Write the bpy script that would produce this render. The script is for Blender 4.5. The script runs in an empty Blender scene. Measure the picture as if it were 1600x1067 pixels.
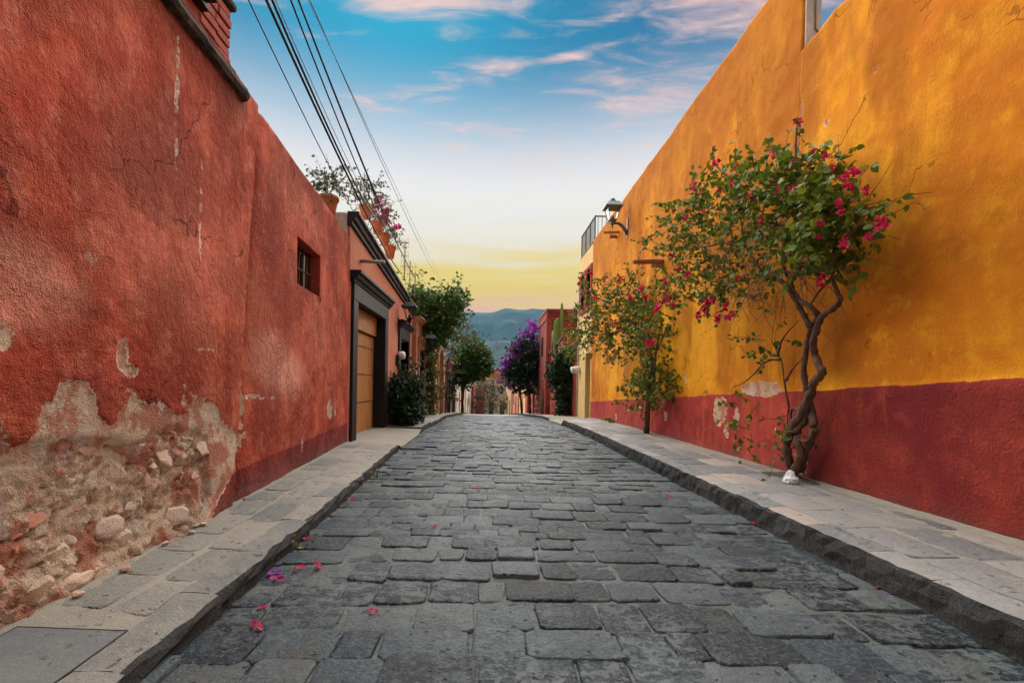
import bpy, math, random
import numpy as np
from mathutils import Vector, Matrix

random.seed(7); rng = np.random.default_rng(7)
S = bpy.context.scene; C = S.collection
R = math.radians

# ------------------------------------------------------------------ camera
F = 711.0; CH = 1.2; ROLL = R(1.0)
cam = bpy.data.cameras.new('camera'); co = bpy.data.objects.new('camera', cam); C.objects.link(co)
cam.sensor_width = 36; cam.lens = 36*F/1600; cam.shift_x = 40/1600; cam.shift_y = 66.5/1600
cam.clip_end = 30000; cam.clip_start = 0.05
co.location = (0, 0, CH); co.rotation_mode = 'QUATERNION'
co.rotation_quaternion = (Matrix.Rotation(R(90), 3, 'X') @ Matrix.Rotation(ROLL, 3, 'Z')).to_quaternion()
S.camera = co

# ------------------------------------------------------------------ sky
SUN_EL, SUN_AZ = R(46), R(-13)            # azimuth from +Y towards +X
w = bpy.data.worlds.new('World'); S.world = w; w.use_nodes = True
def world():
    nt = w.node_tree; N = nt.nodes; L = nt.links
    for n in list(N): N.remove(n)
    def nd(t, **k):
        n = N.new(t)
        for a, b in k.items(): setattr(n, a, b)
        return n
    def mth(op, a, b=None, c=None, clamp=False):
        n = nd('ShaderNodeMath', operation=op, use_clamp=clamp)
        for i, v in enumerate((a, b, c)):
            if v is None: continue
            if isinstance(v, (int, float)): n.inputs[i].default_value = v
            else: L.new(v, n.inputs[i])
        return n.outputs[0]
    def mix(f, a, b):
        n = nd('ShaderNodeMix', data_type='RGBA')
        if isinstance(f, (int, float)): n.inputs[0].default_value = f
        else: L.new(f, n.inputs[0])
        for i, v in ((6, a), (7, b)):
            if isinstance(v, tuple): n.inputs[i].default_value = (*v, 1)
            else: L.new(v, n.inputs[i])
        return n.outputs[2]
    tc = nd('ShaderNodeTexCoord'); sep = nd('ShaderNodeSeparateXYZ'); L.new(tc.outputs['Generated'], sep.inputs[0])
    X, Y, Z = sep.outputs
    sky = nd('ShaderNodeTexSky', sky_type='NISHITA', sun_disc=False)
    sky.sun_elevation = SUN_EL; sky.sun_rotation = SUN_AZ; sky.dust_density = .6; sky.ozone_density = 2.0; sky.air_density = 1.0
    tint = nd('ShaderNodeMix', data_type='RGBA', blend_type='MULTIPLY'); tint.inputs[0].default_value = 1
    L.new(sky.outputs[0], tint.inputs[6]); tint.inputs[7].default_value = (.006, .135, .185, 1)
    # thin cloud veil, thick at the horizon, its colour set by the low evening light
    r = nd('ShaderNodeValToRGB'); cr = r.color_ramp; cr.interpolation = 'B_SPLINE'
    stops = [(-.02, (.36, .33, .34)), (.12, (.55, .46, .46)), (.15, (1.3, .50, .40)), (.18, (2.05, .63, .17)), (.225, (2.10, .72, .05)), (.258, (1.70, .78, .36)),
             (.30, (1.20, .93, .80)), (.42, (1.02, .96, .94)), (.60, (.80, .90, 1.0))]
    while len(cr.elements) > 1: cr.elements.remove(cr.elements[0])
    cr.elements[0].position = 0; cr.elements[0].color = (*stops[0][1], 1)
    for p, c in stops[1:]:
        e = cr.elements.new(p); e.color = (*c, 1)
    # horizontal streaks bend the bands a little
    mp = nd('ShaderNodeMapping'); mp.inputs['Scale'].default_value = (2.0, 2.0, 26); L.new(tc.outputs['Generated'], mp.inputs[0])
    nz = nd('ShaderNodeTexNoise'); nz.inputs['Scale'].default_value = 1.6; nz.inputs['Detail'].default_value = 5; L.new(mp.outputs[0], nz.inputs[0])
    zz = mth('ADD', Z, mth('MULTIPLY', mth('SUBTRACT', nz.outputs[0], .5), .13))
    L.new(zz, r.inputs[0])
    veil = nd('ShaderNodeMapRange', interpolation_type='SMOOTHSTEP'); L.new(Z, veil.inputs[0])
    for i, v in ((1, .37), (2, .61), (3, 1), (4, .03)): veil.inputs[i].default_value = v
    scale_veil = nd('ShaderNodeMix', data_type='RGBA', blend_type='MULTIPLY'); scale_veil.inputs[0].default_value = 1
    L.new(r.outputs[0], scale_veil.inputs[6]); K = VEIL; scale_veil.inputs[7].default_value = (K, K, K, 1)
    base = mix(veil.outputs[0], tint.outputs[2], scale_veil.outputs[2])
    # clouds on a flat layer overhead
    zc = mth('MAXIMUM', Z, .06)
    px = mth('DIVIDE', X, zc); py = mth('DIVIDE', Y, zc)
    cv = nd('ShaderNodeCombineXYZ'); L.new(px, cv.inputs[0]); L.new(py, cv.inputs[1])
    m2 = nd('ShaderNodeMapping'); m2.inputs['Scale'].default_value = (1.2, 3.4, 1); m2.inputs['Rotation'].default_value = (0, 0, R(-18)); L.new(cv.outputs[0], m2.inputs[0])
    n2 = nd('ShaderNodeTexNoise'); n2.inputs['Scale'].default_value = 3.2; n2.inputs['Detail'].default_value = 8; n2.inputs['Roughness'].default_value = .62; n2.inputs['Distortion'].default_value = .5
    L.new(m2.outputs[0], n2.inputs[0])
    tot = None
    for (cx, cy, rx, ry, rot, amp) in [(-.20, 1.17, .36, .085, 0, 1.0), (.62, 1.17, .34, .11, 4, 1.0), (.60, 1.56, .34, .15, 14, .72),
                                     (.215, 1.395, .10, .022, -14, .75), (-.02, 1.46, .14, .035, -18, .62), (.88, 1.33, .20, .03, -8, .7),
                                     (-.43, 1.82, .07, .022, 0, .6), (-.36, 1.62, .3, .09, -20, .35), (.15, 1.9, .5, .16, 0, .30), (.12, 1.30, .3, .04, 0, .3)]:
        a, b = math.cos(R(rot)), math.sin(R(rot))
        dx = mth('SUBTRACT', px, cx); dy = mth('SUBTRACT', py, cy)
        u = mth('DIVIDE', mth('ADD', mth('MULTIPLY', dx, a), mth('MULTIPLY', dy, b)), rx)
        v = mth('DIVIDE', mth('SUBTRACT', mth('MULTIPLY', dy, a), mth('MULTIPLY', dx, b)), ry)
        q = mth('SQRT', mth('ADD', mth('MULTIPLY', u, u), mth('MULTIPLY', v, v)))
        g = mth('MULTIPLY', mth('SUBTRACT', 1.25, q), amp)
        tot = g if tot is None else mth('MAXIMUM', tot, g)
    tot = mth('MAXIMUM', tot, -.6)
    # everywhere else: the same broken cloud
    n3 = nd('ShaderNodeTexNoise'); n3.inputs['Scale'].default_value = .75; n3.inputs['Detail'].default_value = 3; L.new(m2.outputs[0], n3.inputs[0])
    rad = mth('MULTIPLY', mth('SUBTRACT', 1.12, py), 5, clamp=True)
    gen = mth('ADD', mth('MULTIPLY', mth('SUBTRACT', n3.outputs[0], .44), 4.0), 0)
    gen = mth('SUBTRACT', mth('MULTIPLY', mth('ADD', gen, 1.0), rad), 1.0)
    tot = mth('MAXIMUM', tot, gen)
    dens = mth('ADD', mth('MULTIPLY', tot, .85), mth('MULTIPLY', mth('SUBTRACT', n2.outputs[0], .52), 3.4))
    sm = nd('ShaderNodeMapRange', interpolation_type='SMOOTHSTEP'); L.new(dens, sm.inputs[0])
    for i, v in ((1, -.15), (2, 1.45), (3, 0), (4, .95)): sm.inputs[i].default_value = v
    pos = mth('GREATER_THAN', Z, .06)
    cm = mth('MULTIPLY', sm.outputs[0], pos)
    cc = mix(mth('MULTIPLY', n2.outputs[0], 1.0), (1.08*K, .56*K, .46*K), (1.10*K, .80*K, .70*K))
    col = mix(cm, base, cc)
    bg = nd('ShaderNodeBackground'); L.new(col, bg.inputs[0]); bg.inputs[1].default_value = SKY
    out = nd('ShaderNodeOutputWorld'); L.new(bg.outputs[0], out.inputs[0])
SKY = .05; EXPO = 2.8
VEIL = .93/(SKY*2**EXPO)                  # the veil's brightness in the units of the sky texture
world()
sl = bpy.data.lights.new('sun', 'SUN'); so = bpy.data.objects.new('sun', sl); C.objects.link(so)
sl.energy = 1.5; sl.angle = R(118); sl.color = (1, .965, .91)
so.rotation_euler = (R(90)-SUN_EL, 0, math.pi - SUN_AZ)
so.location = (-20, 20, 30)
vs = S.view_settings; vs.view_transform = 'Standard'; vs.look = 'None'; vs.exposure = EXPO; vs.gamma = 1; vs.use_curve_mapping = False
S.cycles.max_bounces = 5; S.cycles.diffuse_bounces = 3; S.cycles.transparent_max_bounces = 4
S.cycles.use_adaptive_sampling = True; S.cycles.adaptive_threshold = .025

# ------------------------------------------------------------------ helpers
def at(u, v, X=None, Y=None, Z=None):
    """point of the street that lies in a given plane (X, Y or Z) on the line of sight measured off the photograph"""
    a, b = u-760, 600-v; c, s = math.cos(ROLL), math.sin(ROLL)
    x, y = a*c - b*s, a*s + b*c
    if X is not None: Y = F*X/x
    elif Z is not None: Y = F*(Z-CH)/y
    return Vector((x*Y/F, Y, CH + y*Y/F))
def sstep(a, b, x):
    t = np.clip((x-a)/(b-a), 0, 1); return t*t*(3-2*t)
def drop(Y):
    if Y <= 9: return 0.
    if Y <= 21: return .055*(Y-9)**2/24
    if Y <= 34: return .33 + .055*(Y-21)
    return 1.045 + .072*(Y-34)
def gz(Y): return -drop(Y)
def hsh(ix, iy, s):
    h = (ix.astype(np.int64)*374761393 + iy.astype(np.int64)*668265263 + s*974711) & 0x7fffffff
    h = ((h ^ (h >> 13))*1274126177) & 0x7fffffff
    return ((h ^ (h >> 16)) & 0xffff)/65535.
def vn(x, y, s=0):
    x = np.asarray(x, float); y = np.asarray(y, float)
    ix, iy = np.floor(x), np.floor(y); fx, fy = x-ix, y-iy
    fx = fx*fx*(3-2*fx); fy = fy*fy*(3-2*fy)
    a, b, c, d = hsh(ix, iy, s), hsh(ix+1, iy, s), hsh(ix, iy+1, s), hsh(ix+1, iy+1, s)
    return (a*(1-fx)+b*fx)*(1-fy) + (c*(1-fx)+d*fx)*fy
def fbm(x, y, s=0, o=4):
    t = 0; a = .5; n = 0
    for k in range(o):
        t = t + a*vn(np.asarray(x)*2**k, np.asarray(y)*2**k, s+k*17); n += a; a *= .55
    return t/n
def worley(x, y, s, cell):
    """distance to nearest feature, second nearest, and random of the nearest"""
    gx, gy = np.floor(x/cell), np.floor(y/cell)
    d1 = np.full(x.shape, 9e9); d2 = d1.copy(); rr = np.zeros(x.shape)
    for i in (-1, 0, 1):
        for j in (-1, 0, 1):
            cx, cy = gx+i, gy+j
            px = (cx + .15+.7*hsh(cx, cy, s))*cell; py = (cy + .15+.7*hsh(cx, cy, s+5))*cell
            d = np.hypot(x-px, y-py); near = d < d1
            d2 = np.where(near, d1, np.minimum(d2, d)); rr = np.where(near, hsh(cx, cy, s+9), rr); d1 = np.minimum(d1, d)
    return d1/cell, d2/cell, rr

def tag(o, label=None, cat=None, group=None, kind=None):
    if label: o['label'] = label
    if cat: o['category'] = cat
    if group: o['group'] = group
    if kind: o['kind'] = kind
    return o
def thing(name, loc, label=None, cat=None, group=None, kind=None):
    o = bpy.data.objects.new(name, None); C.objects.link(o); o.location = loc; o.empty_display_size = .2
    return tag(o, label, cat, group, kind)
def rootloc(p):
    v = Vector((0, 0, 0))
    while p is not None: v += p.location; p = p.parent
    return v
def raw_mesh(name, V, Fc, mats, smooth=False, attrs=None, mi=None):
    me = bpy.data.meshes.new(name)
    if isinstance(Fc, np.ndarray):
        n, k = Fc.shape
        me.vertices.add(len(V)); me.vertices.foreach_set('co', np.asarray(V, np.float32).ravel())
        me.loops.add(n*k); me.loops.foreach_set('vertex_index', Fc.astype(np.int32).ravel())
        me.polygons.add(n); me.polygons.foreach_set('loop_start', np.arange(0, n*k, k, dtype=np.int32))
        me.update(calc_edges=True)
    else:
        me.from_pydata([tuple(v) for v in V], [], [tuple(f) for f in Fc])
    for m in (mats if isinstance(mats, (list, tuple)) else [mats]): me.materials.append(m)
    if mi is not None: me.polygons.foreach_set('material_index', np.asarray(mi, np.int32))
    if smooth: me.polygons.foreach_set('use_smooth', np.ones(len(me.polygons), bool))
    for k, v in (attrs or {}).items():
        a = me.attributes.new(k, 'FLOAT', 'POINT'); a.data.foreach_set('value', np.asarray(v, np.float32))
    me.validate(); me.update()
    return me
def build(name, V, Fc, mats, parent=None, smooth=False, attrs=None, mi=None, loc=None, label=None):
    """one mesh object; V in world metres"""
    L = Vector(loc) if loc is not None else rootloc(parent)
    V = np.asarray(V, float) - np.array(L)
    me = raw_mesh(name, V, Fc, mats, smooth, attrs, mi)
    o = bpy.data.objects.new(name, me); C.objects.link(o)
    if parent is not None:
        o.parent = parent
        if loc is not None: o.location = L - rootloc(parent)
    elif loc is not None: o.location = L
    if label: o['label'] = label
    return o
def inst(name, me, parent, loc, rot=(0, 0, 0), scale=(1, 1, 1)):
    o = bpy.data.objects.new(name, me); C.objects.link(o); o.parent = parent
    o.location = Vector(loc) - rootloc(parent); o.rotation_euler = rot; o.scale = scale
    return o

class MB:
    def __init__(s): s.V = []; s.F = []
    def add(s, V, Fc):
        n = len(s.V); s.V += [tuple(v) for v in V]; s.F += [tuple(i+n for i in f) for f in Fc]; return s
    def box(s, a, b, bev=0):
        (x0, y0, z0), (x1, y1, z1) = a, b
        x0, x1 = min(x0, x1), max(x0, x1); y0, y1 = min(y0, y1), max(y0, y1); z0, z1 = min(z0, z1), max(z0, z1)
        if bev <= 0:
            V = [(x, y, z) for x in (x0, x1) for y in (y0, y1) for z in (z0, z1)]
            return s.add(V, [(0, 1, 3, 2), (4, 6, 7, 5), (0, 4, 5, 1), (2, 3, 7, 6), (0, 2, 6, 4), (1, 5, 7, 3)])
        e = bev; V = []
        for i, x in enumerate((x0, x1)):
            for j, y in enumerate((y0, y1)):
                for k, z in enumerate((z0, z1)):
                    sx, sy, sz = (1-2*i)*e, (1-2*j)*e, (1-2*k)*e
                    V += [(x, y+sy, z+sz), (x+sx, y, z+sz), (x+sx, y+sy, z)]
        def id(i, j, k, a): return (i*4+j*2+k)*3+a
        Fc = []
        for i in (0, 1):
            q = [id(i, 0, 0, 0), id(i, 0, 1, 0), id(i, 1, 1, 0), id(i, 1, 0, 0)]; Fc.append(q if i == 0 else q[::-1])
            q = [id(0, i, 0, 1), id(1, i, 0, 1), id(1, i, 1, 1), id(0, i, 1, 1)]; Fc.append(q if i == 0 else q[::-1])
            q = [id(0, 0, i, 2), id(0, 1, i, 2), id(1, 1, i, 2), id(1, 0, i, 2)]; Fc.append(q if i == 0 else q[::-1])
        for j in (0, 1):
            for k in (0, 1):
                Fc.append([id(0, j, k, 1), id(1, j, k, 1), id(1, j, k, 2), id(0, j, k, 2)][::(1 if j == k else -1)])
                Fc.append([id(j, 0, k, 0), id(j, 1, k, 0), id(j, 1, k, 2), id(j, 0, k, 2)][::(-1 if j == k else 1)])
                Fc.append([id(j, k, 0, 0), id(j, k, 1, 0), id(j, k, 1, 1), id(j, k, 0, 1)][::(1 if j == k else -1)])
        for i in (0, 1):
            for j in (0, 1):
                for k in (0, 1):
                    q = [id(i, j, k, 0), id(i, j, k, 1), id(i, j, k, 2)]; Fc.append(q if (i+j+k) % 2 == 0 else q[::-1])
        return s.add(V, Fc)
    def tube(s, P, r, n=6, cap=True):
        P = [Vector(p) for p in P]; r = r if isinstance(r, (list, tuple)) else [r]*len(P)
        V = []; up = Vector((.13, .21, .97))
        for i, p in enumerate(P):
            d = (P[min(i+1, len(P)-1)] - P[max(i-1, 0)])
            d = d.normalized() if d.length > 1e-9 else Vector((0, 0, 1))
            a = d.cross(up)
            if a.length < .05: a = d.cross(Vector((1, 0, 0)))
            a.normalize(); b = d.cross(a)
            V += [p + r[i]*(math.cos(2*math.pi*k/n)*a + math.sin(2*math.pi*k/n)*b) for k in range(n)]
        Fc = [(i*n+k, i*n+(k+1) % n, (i+1)*n+(k+1) % n, (i+1)*n+k) for i in range(len(P)-1) for k in range(n)]
        if cap: Fc += [tuple(range(n))[::-1], tuple(range((len(P)-1)*n, len(P)*n))]
        return s.add(V, Fc)
    def lathe(s, c, prof, n=16, sq=False):
        """profile (r, z) turned round a vertical axis at c"""
        c = Vector(c); V = []
        for r, z in prof:
            for k in range(n):
                a = 2*math.pi*(k+.5)/n
                q = 1.0 if not sq else 1/max(abs(math.cos(a)), abs(math.sin(a)))
                V.append(c + Vector((r*q*math.cos(a), r*q*math.sin(a), z)))
        m = len(prof)
        Fc = [(i*n+k, i*n+(k+1) % n, (i+1)*n+(k+1) % n, (i+1)*n+k) for i in range(m-1) for k in range(n)]
        Fc += [tuple(range(n))[::-1], tuple(range((m-1)*n, m*n))]
        return s.add(V, Fc)
    def prism(s, poly, y0, y1):
        """polygon (x, z) drawn along y"""
        n = len(poly); V = [(x, y0, z) for x, z in poly] + [(x, y1, z) for x, z in poly]
        return s.add(V, [tuple(range(n)), tuple(range(n, 2*n))[::-1]] + [(k, k+n, (k+1) % n + n, (k+1) % n) for k in range(n)])
    def out(s, name, mat, parent=None, smooth=False, label=None, loc=None): return build(name, s.V, s.F, mat, parent, smooth, label=label, loc=loc)

# ------------------------------------------------------------------ materials
class NT:
    def __init__(s, name):
        s.m = bpy.data.materials.new(name); s.m.use_nodes = True; s.t = s.m.node_tree; s.N = s.t.nodes
        for n in list(s.N): s.N.remove(n)
        s.out = s.N.new('ShaderNodeOutputMaterial'); s.pos = s.N.new('ShaderNodeNewGeometry').outputs['Position']
    def lk(s, v, i):
        if isinstance(v, tuple): i.default_value = (*v, 1) if len(v) == 3 and len(i.default_value) == 4 else v
        elif isinstance(v, (int, float)): i.default_value = v
        else: s.t.links.new(v, i)
    def nz(s, scale, detail=4, rough=.55, stretch=(1, 1, 1), off=(0, 0, 0), dist=0, kind='N'):
        mp = s.N.new('ShaderNodeMapping'); mp.inputs['Scale'].default_value = stretch; mp.inputs['Location'].default_value = off; s.lk(s.pos, mp.inputs[0])
        if kind == 'V':
            n = s.N.new('ShaderNodeTexVoronoi'); n.inputs['Scale'].default_value = scale; s.lk(mp.outputs[0], n.inputs['Vector']); return n.outputs[0]
        n = s.N.new('ShaderNodeTexNoise'); n.inputs['Scale'].default_value = scale; n.inputs['Detail'].default_value = detail
        n.inputs['Roughness'].default_value = rough; n.inputs['Distortion'].default_value = dist; s.lk(mp.outputs[0], n.inputs['Vector'])
        return n.outputs[0]
    def attr(s, name):
        n = s.N.new('ShaderNodeAttribute'); n.attribute_name = name; return n.outputs['Fac']
    def mix(s, f, a, b, mode='MIX'):
        n = s.N.new('ShaderNodeMix'); n.data_type = 'RGBA'; n.blend_type = mode
        s.lk(f, n.inputs[0]); s.lk(a, n.inputs[6]); s.lk(b, n.inputs[7]); return n.outputs[2]
    def math(s, op, a, b=0., clamp=False):
        n = s.N.new('ShaderNodeMath'); n.operation = op; n.use_clamp = clamp; s.lk(a, n.inputs[0]); s.lk(b, n.inputs[1]); return n.outputs[0]
    def step(s, v, a, b, lo=0., hi=1.):
        n = s.N.new('ShaderNodeMapRange'); n.interpolation_type = 'SMOOTHSTEP'; s.lk(v, n.inputs[0])
        for i, q in zip((1, 2, 3, 4), (a, b, lo, hi)): s.lk(q, n.inputs[i])
        return n.outputs[0]
    def bump(s, h, strength, dist=.02, prev=None):
        n = s.N.new('ShaderNodeBump'); n.inputs['Strength'].default_value = strength; n.inputs['Distance'].default_value = dist
        s.lk(h, n.inputs['Height'])
        if prev is not None: s.lk(prev, n.inputs['Normal'])
        return n.outputs[0]
    def bsdf(s, col, rough=.8, normal=None, spec=.3, metal=0., translucent=0):
        p = s.N.new('ShaderNodeBsdfPrincipled'); s.lk(col, p.inputs['Base Color']); s.lk(rough, p.inputs['Roughness'])
        s.lk(spec, p.inputs['Specular IOR Level']); p.inputs['Metallic'].default_value = metal
        if normal is not None: s.lk(normal, p.inputs['Normal'])
        o = p.outputs[0]
        if translucent:
            t = s.N.new('ShaderNodeBsdfTranslucent'); s.lk(col, t.inputs[0]); mx = s.N.new('ShaderNodeMixShader'); mx.inputs[0].default_value = translucent
            s.t.links.new(o, mx.inputs[1]); s.t.links.new(t.outputs[0], mx.inputs[2]); o = mx.outputs[0]
        s.t.links.new(o, s.out.inputs[0]); return s.m

def simple(name, c1, c2=None, scale=6, rough=.8, bump=.3, bscale=40, stretch=(1, 1, 1), spec=.3, metal=0., bdist=.01):
    n = NT(name); c2 = c2 or tuple(x*.7 for x in c1)
    a = n.nz(scale, 5, .6, stretch)
    col = n.mix(n.step(a, .3, .7), c1, c2)
    nm = n.bump(n.nz(bscale, 4, .6, stretch), bump, bdist) if bump else None
    return n.bsdf(col, rough, nm, spec, metal)

def plaster(name, c, dark, light, under=(.40, .31, .22), rough_scale=26, bump=.5, bd=.02, streak=.5, dado=None, dado_dark=None, lossy=True, coarse=0, dark_tone=(.10, .045, .03), patchc=None, skim=(.88, .68, .54)):
    """old lime plaster: uneven wash, rain streaks, flaked paint where the wall's 'loss' says so"""
    n = NT(name)
    big = n.nz(.9, 4, .62); mid = n.nz(5.0, 5, .7, off=(3, 1, 2)); st = n.nz(2.6, 4, .65, (1.6, 1.6, .25), (1, 5, 0))
    def wash(c, dark, light):
        q = n.mix(n.step(big, .36, .62), c, dark)
        q = n.mix(n.math('MULTIPLY', n.step(mid, .48, .72), .62), q, light)
        q = n.mix(n.math('MULTIPLY', n.step(mid, .47, .30), .55), q, dark)
        return n.mix(n.math('MULTIPLY', n.step(st, .50, .68), streak), q, dark)
    col = wash(c, dark, light)
    col = n.mix(n.math('MULTIPLY', n.attr('patch'), .85), col, n.mix(n.step(mid, .35, .65), patchc or light, light)) if lossy else col
    grain = n.nz(rough_scale, 4, .66, (1, 1, .8)); fine = n.nz(rough_scale*4.5, 2, .6)
    h = n.math('MULTIPLY', n.math('ADD', grain, n.math('MULTIPLY', fine, .5)), n.step(n.nz(1.4, 3, .6, off=(4, 4, 4)), .38, .62, .35, 1.25))
    col = n.mix(n.math('MULTIPLY', n.step(grain, .52, .36), .30), col, dark)  # relief shading put into the colour: pits darker, raised grain lighter
    col = n.mix(n.math('MULTIPLY', n.step(grain, .56, .74), .30), col, light)
    nrm = n.bump(h, bump, bd)
    if dado:
        ed = n.math('ADD', n.attr('dado'), n.math('ADD', n.math('MULTIPLY', n.math('SUBTRACT', n.nz(12, 4, .7), .5), .045), n.math('MULTIPLY', n.math('SUBTRACT', n.nz(1.6, 2), .5), .07)))
        f = n.step(ed, -.006, .006)
        col = n.mix(f, wash(dado, dado_dark, tuple(min(1, x*1.45+.01) for x in dado)), col)
        if coarse:
            gg = n.nz(46, 4, .7, (1, 1, .9)); nrm = n.bump(n.math('MULTIPLY', gg, n.math('MULTIPLY', n.math('SUBTRACT', 1., f), n.attr('coarse'))), coarse, .07, nrm)
    if lossy:
        mp = n.N.new('ShaderNodeMapping'); n.lk(n.pos, mp.inputs[0]); ds = n.N.new('ShaderNodeTexNoise'); ds.inputs['Scale'].default_value = 2.5; ds.inputs['Detail'].default_value = 4; n.lk(n.pos, ds.inputs['Vector'])
        ad = n.N.new('ShaderNodeVectorMath'); ad.operation = 'MULTIPLY_ADD'; n.lk(ds.outputs['Color'], ad.inputs[0]); ad.inputs[1].default_value = (.9, .9, .9); n.lk(mp.outputs[0], ad.inputs[2])
        vo = n.N.new('ShaderNodeTexVoronoi'); vo.feature = 'DISTANCE_TO_EDGE'; vo.inputs['Scale'].default_value = .75; n.lk(ad.outputs[0], vo.inputs['Vector'])
        ck = n.math('MULTIPLY', n.step(vo.outputs['Distance'], .012, .003), n.step(n.nz(1.3, 3, .6, off=(8, 3, 2)), .50, .58))
        col = n.mix(n.math('MULTIPLY', ck, .7), col, tuple(x*.35 for x in dark)); nrm = n.bump(ck, .5, -.012, nrm)
        dr_ = n.step(n.nz(5.5, 4, .6, (1, 1, .07), (2, 2, 0)), .57, .68)
        col = n.mix(n.math('MULTIPLY', dr_, .35), col, dark)
    # dirt splashed up from the pavement and damp below
    col = n.mix(n.math('MULTIPLY', n.step(n.math('ADD', n.attr('foot'), n.math('MULTIPLY', mid, .25)), .40, .12), .55), col, (.21, .12, .10)) if lossy else col
    if lossy:
        edge = n.math('ADD', n.attr('loss'), n.math('MULTIPLY', n.math('SUBTRACT', n.nz(13, 5, .72), .5), 1.1))
        lf = n.step(edge, .47, .53)
        u1 = n.mix(n.step(n.nz(7, 4, .7), .35, .65), under, tuple(x*.86 for x in under))
        u1 = n.mix(n.math('MULTIPLY', n.step(n.nz(38, 3, .7), .5, .7), .45), u1, tuple(x*.7 for x in under))
        u1 = n.mix(n.math('MULTIPLY', n.step(n.nz(3.4, 5, .66, off=(7, 2, 1)), .46, .56), .85), u1, (.55, .19, .12))
        u1 = n.mix(n.math('MULTIPLY', n.step(n.nz(4.4, 5, .66, off=(1, 8, 3)), .57, .63), .7), u1, (.70, .58, .48))
        col = n.mix(n.math('MULTIPLY', n.step(edge, .36, .40), n.step(n.nz(6, 4, .7, off=(2, 2, 2)), .47, .53)), col, skim)
        col = n.mix(n.step(n.math('ADD', edge, n.math('MULTIPLY', n.math('SUBTRACT', n.nz(5, 5, .7, off=(6, 1, 1)), .5), .9)), .47, .50), n.mix(lf, col, n.mix(n.step(n.nz(8, 4, .7), .4, .6), skim, u1)), n.mix(lf, col, u1))
        nrm = n.bump(lf, .35, -.012, nrm)
        nrm = n.bump(n.math('MULTIPLY', n.nz(60, 5, .7), lf), .8, .02, nrm)
        # hairline chips
        chip = n.step(n.nz(2.6, 5, .78, off=(9, 4, 6)), .685, .705)
        col = n.mix(n.math('MULTIPLY', chip, .7), col, (.70, .42, .28))
        # darker tone toward wall tops and along seams (its own shape, from the wall)
        col = n.mix(n.math('MULTIPLY', n.attr('dark_tone'), .75), col, dark_tone)
    return n.bsdf(col, .9, nrm, .15)

def stone_mat(name, stops, dust, rough=.72, dustamt=.5, bump=.6, mottle=1.0, spec=.35):
    n = NT(name)
    t = n.attr('tint'); r = n.N.new('ShaderNodeValToRGB'); cr = r.color_ramp
    while len(cr.elements) > 1: cr.elements.remove(cr.elements[0])
    cr.elements[0].position = 0; cr.elements[0].color = (*stops[0][1], 1)
    for p, c in stops[1:]: cr.elements.new(p).color = (*c, 1)
    n.lk(t, r.inputs[0])
    col = r.outputs[0]
    a = n.nz(11, 5, .74); b = n.nz(34, 5, .78, (1, 1.5, 1)); g = n.nz(150, 2, .6)
    col = n.mix(n.math('MULTIPLY', n.step(b, .50, .62), .60*mottle), col, tuple(min(1, x*1.0) for x in dust))
    col = n.mix(n.math('MULTIPLY', n.step(a, .56, .72), .6*mottle), col, (.018, .022, .026))
    big = n.nz(.55, 3, .6, off=(2, 0, 0))
    col = n.mix(n.math('MULTIPLY', n.step(n.math('ADD', n.math('MULTIPLY', big, .6), n.math('MULTIPLY', a, .4)), .44, .60), dustamt), col, dust)
    pit = n.step(n.nz(19, 2, .5, off=(4, 4, 0)), .655, .70)
    col = n.mix(n.math('MULTIPLY', pit, .7*mottle), col, (.02, .022, .024))
    col = n.mix(n.math('MULTIPLY', n.step(g, .5, .8), .22), col, dust)
    h = n.math('ADD', n.math('ADD', n.math('MULTIPLY', a, 1.0), n.math('MULTIPLY', b, .7)), n.math('MULTIPLY', g, .3))
    h = n.math('SUBTRACT', h, n.math('MULTIPLY', pit, .4))
    rr = n.step(a, .3, .7, rough-.12, rough+.12)
    return n.bsdf(col, rr, n.bump(h, bump, .02), spec)

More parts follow.
